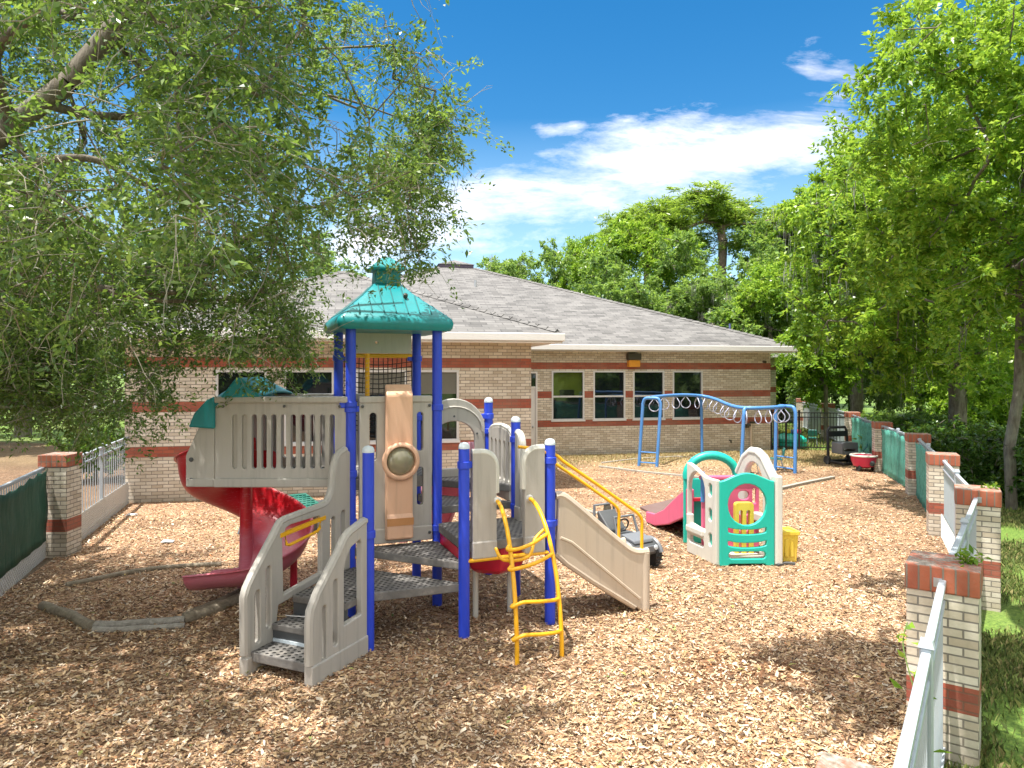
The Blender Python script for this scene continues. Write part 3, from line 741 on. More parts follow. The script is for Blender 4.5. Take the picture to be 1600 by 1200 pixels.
fence(*between(1, 0), 'white metal railing nearest the camera with vine tendrils at bottom right', GF, lat_h=.5)
fence(*between(2, 1), 'short white railing joining the two nearest brick pillars at right', GF)
fence(*between(3, 2), 'white picket railing with white lattice foot in front of the mint sections', GF)
fence(*between(4, 3), 'nearest mint screened fence section, mostly hidden behind its pillar', GF, screen='mint', screen_z=(.03, 1.37))
fence(*between(5, 4), 'middle mint screened fence section with a white post at its centre', GF, screen='mint', screen_z=(.03, 1.37))
fence(*between(6, 5), 'farthest mint screened fence section beside the red cart', GF, screen='mint', screen_z=(.03, 1.37))
GL = 'fence sections along the left side'
a, b = LF[2] + V(-.0, 0, 0), LF[3] + V(-.14, -.23, 0)
d = (b - a).normalized()
fence(a - d * 5.2, b, 'dark green privacy cloth hung on the fence at the left edge', GL, top=1.44, screen='screen', screen_z=(.28, 1.42), lat_h=.34, midpost=False)
fence(LF[3] + V(-.03, .23, 0), B(-5.12, 17.62), 'white picket fence with lattice foot running to the brick building', GL, top=1.5, lat_h=.5, spacing=.17)
# far fence beyond the black one
far = [AT(1226, 620, 46), AT(1253, 627, 38), AT(1293, 634, 32)]
lab = ['farthest brick pillar of the back fence beside the building corner', 'brick pillar in the back fence left of the reddish capped one', 'brick pillar in the back fence just above the black iron fence']
FP = []
for p, l in zip(far, lab):
    q = V(p.x, p.y, 0); FP.append(q); pillar(q, R(-18), l, 'brick pillars of the back fence', 1.6, .55)
FP.append(RP[6] + V(.1, .3, 0))
lab = ['white fence section behind the building corner, farthest back', 'white fence section between the two middle back pillars', 'white fence section seen through the black iron bars']
for i in range(3):
    u = (FP[i + 1] - FP[i]).normalized()
    fence(FP[i + 1] - u * .26, FP[i] + u * .28, lab[i], 'white sections of the back fence', top=1.4, lat=False, spacing=.13)
# black iron fence
p0 = B(15.7, 24.5); p1 = RP[6] + V(-.25, .05, 0); d = p1 - p0; L = d.length
o = thing('iron_fence', 'low black iron fence with gate between building corner and brick pillar', 'fence', p0, math.atan2(d.y, d.x))
m = MB()
for i in range(1, int(L / .115)): x = i * .115; m.box(x - .009, x + .009, -.009, .009, .1, 1.45)
obj('bars', m, M['black'], o, local=True, sm=False)
for z in (1.45, 1.28, .12): obj('rail', MB().box(0, L, -.018, .018, z - .018, z + .018), M['black'], o, local=True, sm=False)
for x in (.03, .58, 1.06): obj('post', MB().box(x - .035, x + .035, -.035, .035, 0, 1.55), M['black'], o, local=True, sm=False)
# ------------------------------------------------------------------ play structure
U = V(.930, .367, 0); W = V(-.367, .930, 0); Z = V(0, 0, 1)
FL = V(-1.990, 8.687, 0); FR = FL + U * 1.1; BL = FL + W * 1.1; BR = FR + W * 1.1
PA = V(-1.555, 7.62, 0); PB = V(-.545, 8.0, 0); PC = V(.455, 8.43, 0); PD = V(.05, 9.48, 0); PE = V(-.35, 10.5, 0)
ps = thing('play_structure', 'large playground climber with blue posts, teal roofed tower, red spiral slide and yellow ladder', 'play structure', (FL.x, FL.y, 0))
def pp(name, mb, mat, parent=ps, **k): return obj(name, mb, mat, parent, **k)
PR = .0635
dS0 = V(-.40, -.917, 0).normalized()
def post(p, top, cap=True):
    m = MB().tube([p + Z * -.2, p + Z * .02, p + Z * (top - .07)], PR, 20)
    o = pp('post', m, M['blue'])
    if cap: pp('post_cap', MB().lathe(p + Z * (top - .075), [(.066, 0), (.067, .015), (.06, .045), (.042, .066), (.0, .076)], 20), M['capwhite'], o)
    return o
for p, t in ((PA, 2.21), (PB, 2.21), (PC, 2.21), (PD, 2.41), (PE, 2.63)): post(p, t)
for p in (FL, FR, BL, BR): post(p, 3.62, False)
def clamp(p, z, d):
    m = MB().lathe(p + Z * (z - .04), [(.078, 0), (.078, .08)], 16); m.cbox(p + d * .1 + Z * z, .07, .05, .07, math.atan2(d.y, d.x)); pp('clamp', m, M['blue'], bev=.006)
def edge(p, q): return p, (q - p).normalized(), (q - p).length

# decks and steps ---------------------------------------------------------------
def deck(poly, z, th=.11, name='deck'):
    P = [Vector((p.x, p.y, z - th)) for p in poly]
    return pp(name, MB().prism(P, (0, 0, th)), M['deck'], sm=False, bev=.012)
ins = lambda p, c, k=.03: p + (c - p).normalized() * k
deck([FL, FR, BR, BL], 1.68)
deck([FL, FR, BR, BL], 1.60, .06, 'deck_frame')
deck([PB, PC, PD, FR], 1.06)
deck([FL, FR, PB], .835, .09, 'step'); deck([PA, PB, FL], .61, .10, 'step')
deck([FR, PD, BR], 1.27, .1, 'step'); deck([BR, PE, PD + (PE - PD) * .05, BR + (PD - BR) * .02], 1.48, .1, 'step')
# tower front panel -------------------------------------------------------------
o0, ax, L = edge(FL, FR); N0 = V(ax.y, -ax.x, 0)      # towards the viewer
def mold(o, ax, N, t0, t1, z0, z1, proud, parent, name='moulding', bev=.015):
    a = o + ax * t0 + N * (proud * -.5 ) + Z * z0
    return pp(name, MB().obox(a, ax * (t1 - t0), N * proud, Z * (z1 - z0)), M['grey'], parent, sm=False, bev=bev)
outer = slot(.10, 1.02, .87, 2.70, .05)
holes = [slot(.225, .315, 1.9, 2.50), slot(.825, .91, 2.0, 2.50), slot(.825, .91, 1.31, 1.80)]
pn = pp('front_panel', MB().panel(o0, ax, outer, holes, .07), M['grey'], sm=False, bev=.014)
mold(o0, ax, N0, .095, 1.025, .86, 1.05, .105, pn); mold(o0, ax, N0, .095, 1.025, 2.62, 2.705, .11, pn)
# telescope column
prof = [(.03, .89), (.17, .93), (.17, 1.19), (.145, 1.24), (.15, 2.72), (.03, 2.86)]
col = MB(); a = o0 + ax * .415
col.prism([a + N0 * x + Z * z for x, z in prof], ax * .335)
tc = pp('viewer_column', col, M['orange'], sm=False, bev=.02)
c = o0 + ax * .5825 + N0 * .15 + Z * 1.90
pp('viewer_ring', MB().lathe(c, [(.19, 0), (.232, .02), (.238, .06), (.215, .085), (.185, .08), (.175, .045), (.175, .03)], 36, ax=N0), M['orange'], tc, angle=60)
pp('viewer_lens', MB().lathe(c, [(.174, .03), (.165, .055), (.12, .085), (.06, .10), (.0, .104)], 32, ax=N0), M['bubble'], tc, angle=80)
pp('column_band', MB().obox(a + N0 * .168 + Z * 1.10 - ax * .0, ax * .335, N0 * .012, Z * .09), plastic('dark_orange', (.50, .22, .07), .5, .2), tc, sm=False)
# tower rear: upper infill panels, yellow bar, net, fire pole
ob, axb, Lb = edge(BL, BR)
pp('upper_panel', MB().panel(ob, axb, rect(.09, 1.02, 3.27, 3.62), [slot(.50, .54, 3.40, 3.44)], .05), M['cream'], sm=False, bev=.01)
pp('net_bar', MB().tube([ob + axb * .07 + Z * 3.235, ob + axb * 1.03 + Z * 3.235], .03, 10), M['yellow'])
m = MB()
for i in range(15):
    t = .08 + .94 * i / 14; m.tube([ob + axb * t + Z * (3.22), ob + axb * (t + .02 * math.sin(i)) - N0 * .03 + Z * 2.75, ob + axb * t + Z * 2.2], .006, 4)
for j in range(15):
    z = 2.22 + 1.0 * j / 15; m.tube(smooth([ob + axb * .07 + Z * z, ob + axb * .55 + Z * (z - .05) - N0 * .04, ob + axb * 1.03 + Z * z], 4), .006, 4)
pp('net', m, M['net'], sm=False)
pp('climbing_pole', MB().tube([o0 + ax * .30 - N0 * .55 + Z * 1.68, o0 + ax * .30 - N0 * .55 + Z * 3.25], .03, 10), M['yellow'])
m = MB()
for k in range(26):
    z0 = 1.75 + k * .056; q = o0 + ax * .30 - N0 * .55
    m.tube([q + V(.034 * math.cos(a_), .034 * math.sin(a_), 0) + Z * (z0 + a_ * .006) for a_ in (0, 1.57, 3.14, 4.71, 6.2)], .005, 4)
pp('pole_wrap', m, M['orange'], sm=False)
# roof
cr = (FL + BR) / 2
def sq(h, z, r=.0): return [cr + U * (sx * h) + W * (sy * h) + Z * z for sx, sy in ((-1, -1), (1, -1), (1, 1), (-1, 1))]
rf = MB()
levels = [(.70, 3.53), (.725, 3.56), (.735, 3.62), (.722, 3.675), (.66, 3.735), (.46, 3.90), (.30, 4.04), (.175, 4.17)]
vs = []; fs = []
def rsq(h, z, r):
    out = []
    for cx, cy, a0 in ((1, 1, 0), (-1, 1, 90), (-1, -1, 180), (1, -1, 270)):
        for k in range(4):
            an = R(a0 + 30 * k); out.append(cr + U * (cx * (h - r) + r * math.cos(an)) + W * (cy * (h - r) + r * math.sin(an)) + Z * z)
    return out
rings = [rsq(.60, 3.55, .03)] + [rsq(h, z, min(.07, h * .3)) for h, z in levels]
n = len(rings[0])
for r_ in rings: vs += r_
for i in range(len(rings) - 1):
    for k in range(n): fs.append((i * n + k, i * n + (k + 1) % n, (i + 1) * n + (k + 1) % n, (i + 1) * n + k))
fs.append(tuple(range(n))); fs.append(tuple((len(rings) - 1) * n + k for k in range(n)))
rf.add(vs, fs)
seam = MB()
# standing seams, parallel to the fall of each face
for (e, f_) in ((U, W), (W, -U), (-U, -W), (-W, U)):     # e along the eave, f_ inwards reversed
    for i in range(-4, 5):
        x = i * .15
        pts = []
        for h, z in levels[4:]:
            if abs(x) <= h - .06: pts.append(cr + e * x - f_ * (h + .001) + Z * (z + .003))
        if len(pts) >= 1 and abs(x) > .12:
            hh = max(.18, abs(x) + .055)   # stop just short of the hip
            for j in range(4, len(levels) - 1):
                if levels[j][0] >= hh >= levels[j + 1][0]:
                    q = (levels[j][0] - hh) / (levels[j][0] - levels[j + 1][0]); zz = levels[j][1] + q * (levels[j + 1][1] - levels[j][1])
                    pts.append(cr + e * x - f_ * (hh + .001) + Z * (zz + .003)); break
        if len(pts) > 1: seam.tube(pts, .008, 5)
n0 = len(rf.f); rf.add(seam.v, seam.f); roof = pp('roof', rf, M['teal'], angle=50, recalc=False)
roof.data.materials.append(plastic('seam_teal', (.002, .12, .13), .5, .1))
for pl_ in roof.data.polygons[n0:]: pl_.material_index = 1
m = MB()
for h0, z0, h1, z1 in ((.165, 4.16, .155, 4.35),): m.hull(sq(h0, z0) + sq(h1, z1))
m.hull(sq(.215, 4.345) + sq(.235, 4.365) + sq(.225, 4.39) + sq(.10, 4.485) + sq(.05, 4.53))
for e, f_ in ((U, W), (W, -U), (-U, -W), (-W, U)): m.obox(cr + e * -.10 - f_ * .168 + Z * 4.2, e * .2, f_ * .01, Z * .11)
pp('cupola', m, M['teal'], roof, sm=False, bev=.014)
pp('wasp_nest', MB().lathe(cr + U * .17 - W * .38 + Z * 3.96, [(.0, 0), (.03, .02), (.028, .06), (.0, .08)], 8, ax=(.2, -.5, .8)), M['bronze'], roof)
# left guard walls to the spiral slide --------------------------------------------
LX = V(-1, 0, 0)
def guard(o, name, parent=None):
    sl = [slot(.22 + .1195 * i - .030 + .0, .22 + .1195 * i + .034, 1.815, 2.485) for i in range(11)]
    outer = slot(.03, 1.66, 1.60, 2.70, .03)
    g_ = pp(name, MB().panel(o, LX, outer, sl, .07), M['grey'], sm=False, bev=.014)
    Nn = V(0, -1, 0)
    pp('backing_plate', MB().obox(o + LX * 1.24 - Nn * .034 + Z * 1.78, LX * .26, Nn * .034, Z * .74), M['grey'], g_, sm=False)
    mold(o, LX, Nn, .025, 1.665, 1.593, 1.70, .16, g_); mold(o, LX, Nn, .025, 1.665, 2.625, 2.705, .15, g_, bev=.02)
    ck = [(1.665, 1.595), (2.02, 1.595), (2.02, 1.98), (1.86, 2.33), (1.78, 2.50), (1.665, 2.62)]
    c_ = pp('cheek_panel', MB().panel(o, LX, ck, [], .075), M['grey'], g_, sm=False, bev=.014)
    for z in (1.68, 1.93):
        pp('bolt', MB().lathe(o + LX * 1.95 + Z * z + Nn * .035, [(.028, 0), (.028, .01), (.014, .012)], 12, ax=Nn), M['dkgrey'], c_)
    mold(o, LX, Nn, 1.666, 2.015, 1.593, 1.70, .1, c_)
    return g_
guard(FL, 'guard_panel'); guard(V(FL.x, 9.86, 0), 'guard_panel')
pp('walkway', MB().box(-3.15, -2.06, 8.74, 9.82, 1.60, 1.69), M['deck'], sm=False, bev=.01)
# teal hood over the slide mouth
hp = []
for y, s_ in ((8.63, 1), (9.92, 1)): hp += [(-4.03, y, 2.33), (-3.68, y, 2.33), (-3.63, y, 2.69), (-3.66, y, 2.62)]
hood = MB()
secs = [(-3.97, 2.31, 2.36, 2.44), (-3.90, 2.33, 2.48, 2.56), (-3.75, 2.42, 2.62, 2.72), (-3.62, 2.64, 2.72, 2.80), (-3.48, 2.69, 2.76, 2.86), (-3.35, 2.70, 2.84, 2.97), (-3.22, 2.70, 2.76, 2.86), (-3.05, 2.70, 2.71, 2.73)]
vs = []; fs = []; q = 9
for x, z0, z1, z2 in secs:
    for k in range(q):
        f_ = k / (q - 1); y = 8.62 + (9.93 - 8.62) * f_; s_ = math.sin(math.pi * f_)
        vs.append((x, y, z0 + (z1 - z0) * min(1, s_ * 2.2) + (z2 - z1) * s_ ** 2))
for i in range(len(secs) - 1):
    for k in range(q - 1): a_ = i * q + k; fs.append((a_, a_ + 1, a_ + q + 1, a_ + q))
hood.add(vs, fs)
pp('slide_hood', hood, M['teal'], solid=.05, sub=1, angle=80)
m = MB(); m.prism([V(-3.07, 8.61, 2.69), V(-3.60, 8.61, 2.67), V(-3.40, 8.64, 2.93), V(-3.34, 8.64, 2.945), V(-3.28, 8.64, 2.90)], V(0, .55, 0)); pp('hood_peak', m, M['teal'], sm=False, bev=.03, seg=3)
m = MB(); m.prism([V(-3.96, 8.60, 2.33), V(-3.64, 8.60, 2.31), V(-3.64, 8.60, 2.71), V(-3.74, 8.60, 2.66), V(-3.89, 8.60, 2.50)], V(0, .06, 0)); pp('hood_flap', m, M['teal'], sm=False, bev=.022, seg=3)
# spiral slide ---------------------------------------------------------------------
C0 = V(-3.64, 9.64, 0)
prof = [(.05, .30), (.075, .10), (.16, .02), (.32, -.02), (.52, -.005), (.69, .05), (.79, .16), (.835, .34), (.845, .50), (.87, .54), (.90, .51)]
frames = []
for k in range(4): frames.append((C0 + V(.45 - .15 * k, 0, 0), -90, 1.66 - .01 * k, 1.0))
N_ = 44
for k in range(1, N_ + 1):
    f_ = k / N_; zz = 1.63 - 1.62 * f_ if f_ < .72 else .4636 - .235 * (1 - (1 - (f_ - .72) / .28) ** 2); frames.append((C0, -90 - 360 * f_, zz, 1.0 - .62 * max(0, f_ - .35) / .65))
for k in range(1, 5): frames.append((C0 + V(-.12 * k, 0, 0), -450, .229 - .012 * k, .38))
vs = []; fs = []; q = len(prof)
for c_, a_, z, wl_ in frames:
    d_ = V(math.cos(R(a_)), math.sin(R(a_)), 0)
    for r_, h in prof:
        hh = h if h < .12 else .12 + (h - .12) * wl_
        if r_ < .1: hh = .02 + (h - .02) * wl_
        vs.append(c_ + d_ * r_ + Z * (z + hh))
for i in range(len(frames) - 1):
    for k in range(q - 1): a_ = i * q + k; fs.append((a_, a_ + q, a_ + q + 1, a_ + 1))
ss = pp('spiral_slide', MB().add(vs, fs), M['fadered'], solid=.022, sub=1, angle=80)
pp('slide_pole', MB().tube([C0 + Z * -.05, C0 + Z * .5, C0 + Z * 1.62], [.125, .09, .075], 18), M['fadered'], ss)
pp('slide_foot', MB().tube([C0 + V(.62, .1, 0), C0 + V(.62, .1, .45)], .05, 10), M['red'], ss)
# arch panel between BR and PE ---------------------------------------------------------
o1, a1, L1 = edge(BR, PE)
def arc(cx, cz, rx, rz, a0=0, a1_=180, n=16): return [(cx + rx * math.cos(R(a0 + (a1_ - a0) * k / n)), cz + rz * math.sin(R(a0 + (a1_ - a0) * k / n))) for k in range(n + 1)]
out = [(1.03, 1.47)] + arc(.55, 2.16, .48, .46) + [(.07, 1.47)]
hol = [(.87, 1.6)] + arc(.55, 2.02, .32, .27) + [(.23, 1.6)]
ap = pp('arch_panel', MB().panel(o1, a1, out, [hol], .07), M['grey'], sm=False, bev=.014)
N1 = V(a1.y, -a1.x, 0)
rib = [o1 + N1 * .04 + a1 * x + Z * z for x, z in arc(.55, 2.13, .43, .37)]
pp('arch_rib', MB().tube(rib, .014, 6), M['grey'], ap)
for x, z in ((.55, 2.36), (.9, 2.1)): pp('bolt', MB().lathe(o1 + a1 * x + Z * z + N1 * .03, [(.016, 0), (.016, .012)], 10, ax=N1), M['dkgrey'], ap)
clamp(PE, 2.35, -a1)
# pink rear slide -------------------------------------------------------------------------
for t in (.22, .86):
    pl = [(-.02, 1.46), (.0, 1.93), (.05, 1.97), (.22, 1.95), (.30, 1.82), (.36, 1.62), (.70, 1.40), (1.7, .42), (2.0, .25), (2.0, .08), (1.6, .18), (.5, 1.2)]
    sd = pp('rear_slide_side', MB().panel(o1 + a1 * t, W, pl, [], .05), M['palepink'], sm=False, bev=.012)
m = MB(); pts = [(.0, 1.47), (.4, 1.35), (1.6, .26), (2.0, .14)]
for i in range(3):
    a_ = o1 + a1 * .24 + W * pts[i][0] + Z * pts[i][1]; b_ = o1 + a1 * .24 + W * pts[i + 1][0] + Z * pts[i + 1][1]
    m.obox(a_, a1 * .6, b_ - a_, Z * -.04)
pp('rear_slide_bed', m, M['pink'], sm=False)
# ladder-like panel between PE and PD -------------------------------------------------------
o2, a2, L2 = edge(PE, PD)
out = [(1.0, 1.25), (1.0, 2.1)] + arc(.55, 2.1, .45, .13)[1:-1] + [(.10, 2.1), (.10, 1.25)]
hl = [slot(.20 + .17 * i, .27 + .17 * i, 1.5, 2.05) for i in range(5)]
gp = pp('side_panel', MB().panel(o2, a2, out, hl, .07), M['grey'], sm=False, bev=.014)
pp('panel_rail', MB().tube([o2 + a2 * x + Z * z for x, z in [(.10, 2.12)] + arc(.55, 2.13, .46, .12)[::-1][1:]], .035, 8), M['cream'], gp)
N2 = V(a2.y, -a2.x, 0); mold(o2, a2, N2, .10, 1.0, 1.24, 1.45, .1, gp); mold(o2 + N2 * .02, a2, N2, .13, .97, 1.455, 1.475, .09, gp)
clamp(PE, 2.13, a2)
for p_, z_, d_ in ((FL, 1.0, U), (FL, 2.55, U), (FR, 2.55, -U), (FR, 1.0, -U), (FL, 1.75, -U), (FL, 2.6, -U), (PA, 1.25, dS0), (PC, 1.95, -U), (PC, 1.2, U), (FL, 1.15, dS0), (PD, 1.2, -W), (BR, 2.35, U), (BL, 3.2, U), (BR, 3.2, -U)):
    clamp(p_, z_, d_)
for t_ in (.135, .985):
    for z_ in (.96, 2.58): pp('bolt', MB().lathe(o0 + ax * t_ + Z * z_ + N0 * .05, [(.02, 0), (.02, .012), (.008, .016)], 10, ax=N0), M['dkgrey'], pn)
for t_ in (.12, .8, 1.55):
    for z_ in (1.645, 2.585): pp('bolt', MB().lathe(FL + LX * t_ + Z * z_ + V(0, -.06, 0), [(.018, 0), (.018, .01), (.008, .014)], 10, ax=(0, -1, 0)), M['dkgrey'])
# hex deck panels -----------------------------------------------------------------------------
def wing(o, a_, t0, t1, z0, z1, rt, name='entry_panel'):
    """narrow gate panel with one rounded shoulder (rt: at the t1 side)"""
    r_ = .17
    if rt: out = [(t0, z0), (t1, z0), (t1, z1 - r_)] + [(t1 - r_ + r_ * math.cos(R(x)), z1 - r_ + r_ * math.sin(R(x))) for x in (18, 36, 54, 72, 90)] + [(t0, z1)]
    else: out = [(t0, z0), (t1, z0), (t1, z1)] + [(t0 + r_ - r_ * math.sin(R(x)), z1 - r_ + r_ * math.cos(R(x))) for x in (0, 18, 36, 54, 72, 90)]
    e_ = pp(name, MB().panel(o, a_, out, [], .085), M['grey'], sm=False, bev=.014)
    nn = V(a_.y, -a_.x, 0)
    tp_ = [p for p in out if p[1] > z1 - r_ - .01]
    tp_ = sorted(tp_, key=lambda p: (p[0] if rt else -p[0], -p[1]))
    far_ = (t1 if rt else t0)
    line = tp_ + [(far_, z1 - r_ - .3)]
    pp('rim', MB().tube([o + a_ * x + Z * z for x, z in line], .047, 8), M['cream'], e_)
    mold(o, a_, nn, t0 - .003, t1 + .003, z0 - .006, z0 + .19, .115, e_)
    return e_
o3, a3, L3 = edge(PB, PC)
wing(o3, a3, .09, .385, .88, 2.08, True); wing(o3, a3, .74, 1.0, .88, 2.10, False)
o4, a4, L4 = edge(PD, PC)
wing(o4, a4, .08, .26, 1.04, 2.20, True); wing(o4, a4, .86, 1.05, 1.04, 2.08, False)
clamp(PB, 1.95, a3); clamp(PD, 2.1, a4)
pp('deck_bar', MB().tube([PB + N0 * .03 + Z * .86, PC + N0 * .03 + Z * .86], .024, 8), M['yellow'])
pp('deck_bar', MB().tube([FL + N0 * .02 + Z * .72, FR + N0 * .02 + Z * .72], .024, 8), M['yellow'])
# red tub under the deck
hc = (PB + PD) / 2
m = MB().lathe(hc + V(.02, -.05, 0) + Z * .58, [(.0, 0), (.26, .0), (.36, .06), (.46, .30), (.47, .36)], 6, ax=(0, 0, 1)); pp('under_deck_tub', m, M['red'], angle=20, bev=.02)
m = MB().prism([FR + V(.04, -.03, .72), FR + V(.04, -.03, .94), PB + W * .1 + Z * .94, PB + W * .35 + Z * .72], U * .05); pp('under_deck_panel', m, M['red'], sm=False)
for dx, dy in ((-.2, -.1), (.22, .1)): pp('tub_leg', MB().tube([hc + V(dx, dy, 0), hc + V(dx, dy, .6)], .035, 8), M['cream'])
# straight tan slide -----------------------------------------------------------------------------
SU = U; q0 = PC + SU * .07
side = [(0, .84), (.03, 1.50), (.10, 1.51), (.30, 1.36), (.62, 1.09), (.88, .88), (1.0, .79), (1.1, .745), (1.2, .735), (1.29, .735), (1.29, .0), (1.17, .0), (1.1, .06), (.5, .45), (.15, .70)]
ts = pp('straight_slide', MB().panel(q0, SU, side, [], .075), M['tan'], sm=False, bev=.02, seg=3)
farq = q0 + (PD - PC).normalized() * .58
pp('slide_side', MB().panel(farq, SU, side, [], .075), M['tan'], ts, sm=False, bev=.02, seg=3)
NS = V(SU.y, -SU.x, 0)
top_ = [(0.0, 1.52)] + side[2:10]
for qq in (q0, farq):
    pp('rim', MB().tube(smooth([qq + SU * x + Z * z for x, z in top_], 4), .05, 8), M['tan'], ts)
    pp('slide_foot', MB().tube([qq + SU * 1.25 + Z * -.05, qq + SU * 1.25 + Z * .72], .062, 12), M['tan'], ts)
pp('bead', MB().tube([q0 + NS * .036 + SU * .05 + Z * 1.02, q0 + NS * .036 + SU * .2 + Z * .95, q0 + NS * .036 + SU * 1.15 + Z * .16], .02, 6), M['tan'], ts)
pp('slide_frame_edge', MB().tube([q0 + SU * x + Z * z for x, z in ((0, .84), (.15, .70), (.5, .45), (1.1, .06))], .045, 8), M['tan'], ts)
m = MB(); bed = [(-.02, 1.05), (.12, 1.02), (.95, .36), (1.12, .27), (1.30, .24)]
for i in range(4):
    a_ = q0 + SU * bed[i][0] + Z * bed[i][1]; b_ = q0 + SU * bed[i + 1][0] + Z * bed[i + 1][1]; m.obox(a_, (farq - q0), b_ - a_, Z * -.05)
pp('slide_bed', m, M['tan'], ts, sm=False)
for qq, z0 in ((q0, 0), (farq, 0.0)):
    pts = smooth([qq + SU * -.25 + Z * 2.06, qq + SU * -.02 + Z * 2.02, qq + SU * .10 + Z * 1.93], 4) + [qq + SU * .6 + Z * 1.60] + smooth([qq + SU * 1.12 + Z * 1.245, qq + SU * 1.20 + Z * 1.15, qq + SU * 1.205 + Z * .98, qq + SU * 1.205 + Z * .72], 5)
    pp('handrail', MB().tube(pts, .021, 10), M['yellow'], ts, angle=60)
# yellow climber -----------------------------------------------------------------------------------
GA = G(808, 1038); GB_ = G(878, 1027)
ra = o3 + a3 * .39 + N0 * .04; rb = o3 + a3 * .80 + N0 * .04
def crail(t_, g):
    pts = []
    for k in range(15):
        f_ = R(90 * k / 14); w_ = math.sin(f_); z = 1.52 * math.cos(f_)
        pts.append(t_.lerp(g, w_) + Z * z)
    return pts + [g + Z * -.12]
A_ = crail(ra, GA); B_ = crail(rb, GB_)
cl = pp('arch_ladder', MB().tube(A_, .024, 10), M['yellow'], angle=60)
pp('ladder_rail', MB().tube(B_, .024, 10), M['yellow'], cl, angle=60)
def at_z(rail, z):
    for p, q in zip(rail, rail[1:]):
        if p.z >= z >= q.z: return p.lerp(q, (p.z - z) / max(p.z - q.z, 1e-6))
back = -N0
for z, dip, out_ in ((.28, -.02, .10), (.60, -.02, .10), (.93, .03, .12), (1.12, .05, .2)):
    p, q = at_z(A_, z + (.03 if z > .9 else 0)), at_z(B_, z + (.10 if z > .9 else 0))
    pts = smooth([p, p + back * out_ * -.3 + (q - p) * -.10 + Z * -.02, p.lerp(q, .14) - Z * (dip + .0) + N0 * .05, p.lerp(q, .5) + N0 * .07 - Z * dip * .7, p.lerp(q, .85) + N0 * .04, q], 6)
    pp('rung', MB().tube(pts, .021, 8), M['yellow'], cl, angle=60)
for t_, off in ((.34, 0), (.79, 0)):
    p = (A_ if off == 0 and t_ < .5 else B_)
pts = [at_z(A_, 1.42), at_z(A_, 1.42) + V(-.03, .0, -.20), at_z(A_, 1.1) + V(-.16, .1, .0), at_z(A_, 1.0) + V(-.08, .05, 0), at_z(A_, .98).lerp(at_z(B_, .98), .5) + V(-.05, .1, .02), at_z(B_, 1.1) + V(-.17, .13, .05), at_z(B_, 1.3) + V(.0, .05, -.05)]
pp('hand_loop', MB().tube(smooth(pts[2:], 5), .019, 8), M['yellow'], cl, angle=60)
for p in (A_[0], B_[0]): pp('flange', MB().lathe(p + back * .02, [(.045, 0), (.045, .03), (.03, .05)], 12, ax=N0), M['cream'], cl)
# entry stairs ---------------------------------------------------------------------------------------
dS = V(-.40, -.917, 0).normalized(); nS = V(dS.y, -dS.x, 0)
if nS.x > 0: nS = -nS
oA = PA + dS * .07
near = [(0, .04), (0, 1.40), (.02, 1.42), (.28, 1.345), (.36, 1.30), (.46, 1.18), (.78, .86), (.88, .72), (.90, .62), (.90, -.02)]
nh = [[(.10, .42), (.56, .40)] + [(.56, .90), (.43, 1.06), (.31, 1.16), (.22, 1.20), (.10, 1.22)], slot(.60, .665, .22, .80), slot(.75, .815, .12, .60)]
nh[0] = [(.10, .44), (.40, .42), (.40, .98), (.36, 1.10), (.28, 1.19), (.13, 1.24), (.10, 1.2)]
nh = [nh[0], slot(.50, .575, .26, .93), slot(.68, .745, .14, .72)]
sp1 = pp('stair_panel', MB().panel(oA, dS, near, nh, .075), M['grey'], sm=False, bev=.016, seg=3)
nrm_out = -nS
topn = [(0.0, 1.40), (.02, 1.41), (.28, 1.34), (.36, 1.295), (.46, 1.175), (.78, .855), (.88, .71), (.895, .6), (.895, .2)]
pp('rim', MB().tube([oA + dS * x + Z * z for x, z in topn], .046, 8), M['grey'], sp1)
pp('moulding', MB().obox(oA - nS * .052 + dS * -.005 + Z * -.03, dS * .915, nS * .104, Z * .22), M['grey'], sp1, sm=False, bev=.014)
# far panel from FL down to its foot
foot = V(-2.66, 6.98, 0); o5 = FL + (foot - FL).normalized() * .06; d5 = (foot - FL).normalized()
prof5 = [(0, .60), (0, 2.03), (.06, 2.06), (.2, 2.02), (.28, 1.93), (.32, 1.80), (.34, 1.62), (.42, 1.50), (.55, 1.455), (1.16, 1.425), (1.27, 1.38), (1.34, 1.30), (1.68, .93), (1.76, .80), (1.77, .7), (1.77, -.02), (1.36, .20), (1.30, .55), (.40, .62)]
h5 = [[(.56, .70), (1.22, .64), (1.24, 1.24), (1.18, 1.34), (1.10, 1.36), (.62, 1.36), (.56, 1.30)], slot(.10, .19, .78, 1.34), slot(.30, .40, .78, 1.30), slot(1.42, 1.49, .36, 1.0), slot(1.58, 1.65, .26, .80)]
sp2 = pp('stair_panel', MB().panel(o5, d5, prof5, h5, .075), M['grey'], sm=False, bev=.016, seg=3)
top5 = prof5[2:15] + [(1.765, .2)]
pp('rim', MB().tube(smooth([o5 + d5 * x + Z * z for x, z in top5], 2), .045, 8), M['grey'], sp2)
n5 = V(d5.y, -d5.x, 0)
if n5.x < 0: n5 = -n5
pp('foot_moulding', MB().obox(o5 + d5 * 1.40 - n5 * .052 + Z * -.03, d5 * .385, n5 * .104, Z * .2), M['grey'], sp2, sm=False, bev=.014)
hb = [(.52, 1.30), (.56, 1.33), (1.16, 1.30), (1.22, 1.26)]
m = MB(); lp_ = [(.58, 1.315), (1.20, 1.275), (1.17, 1.16), (1.12, 1.145), (.64, 1.19), (.60, 1.22)]
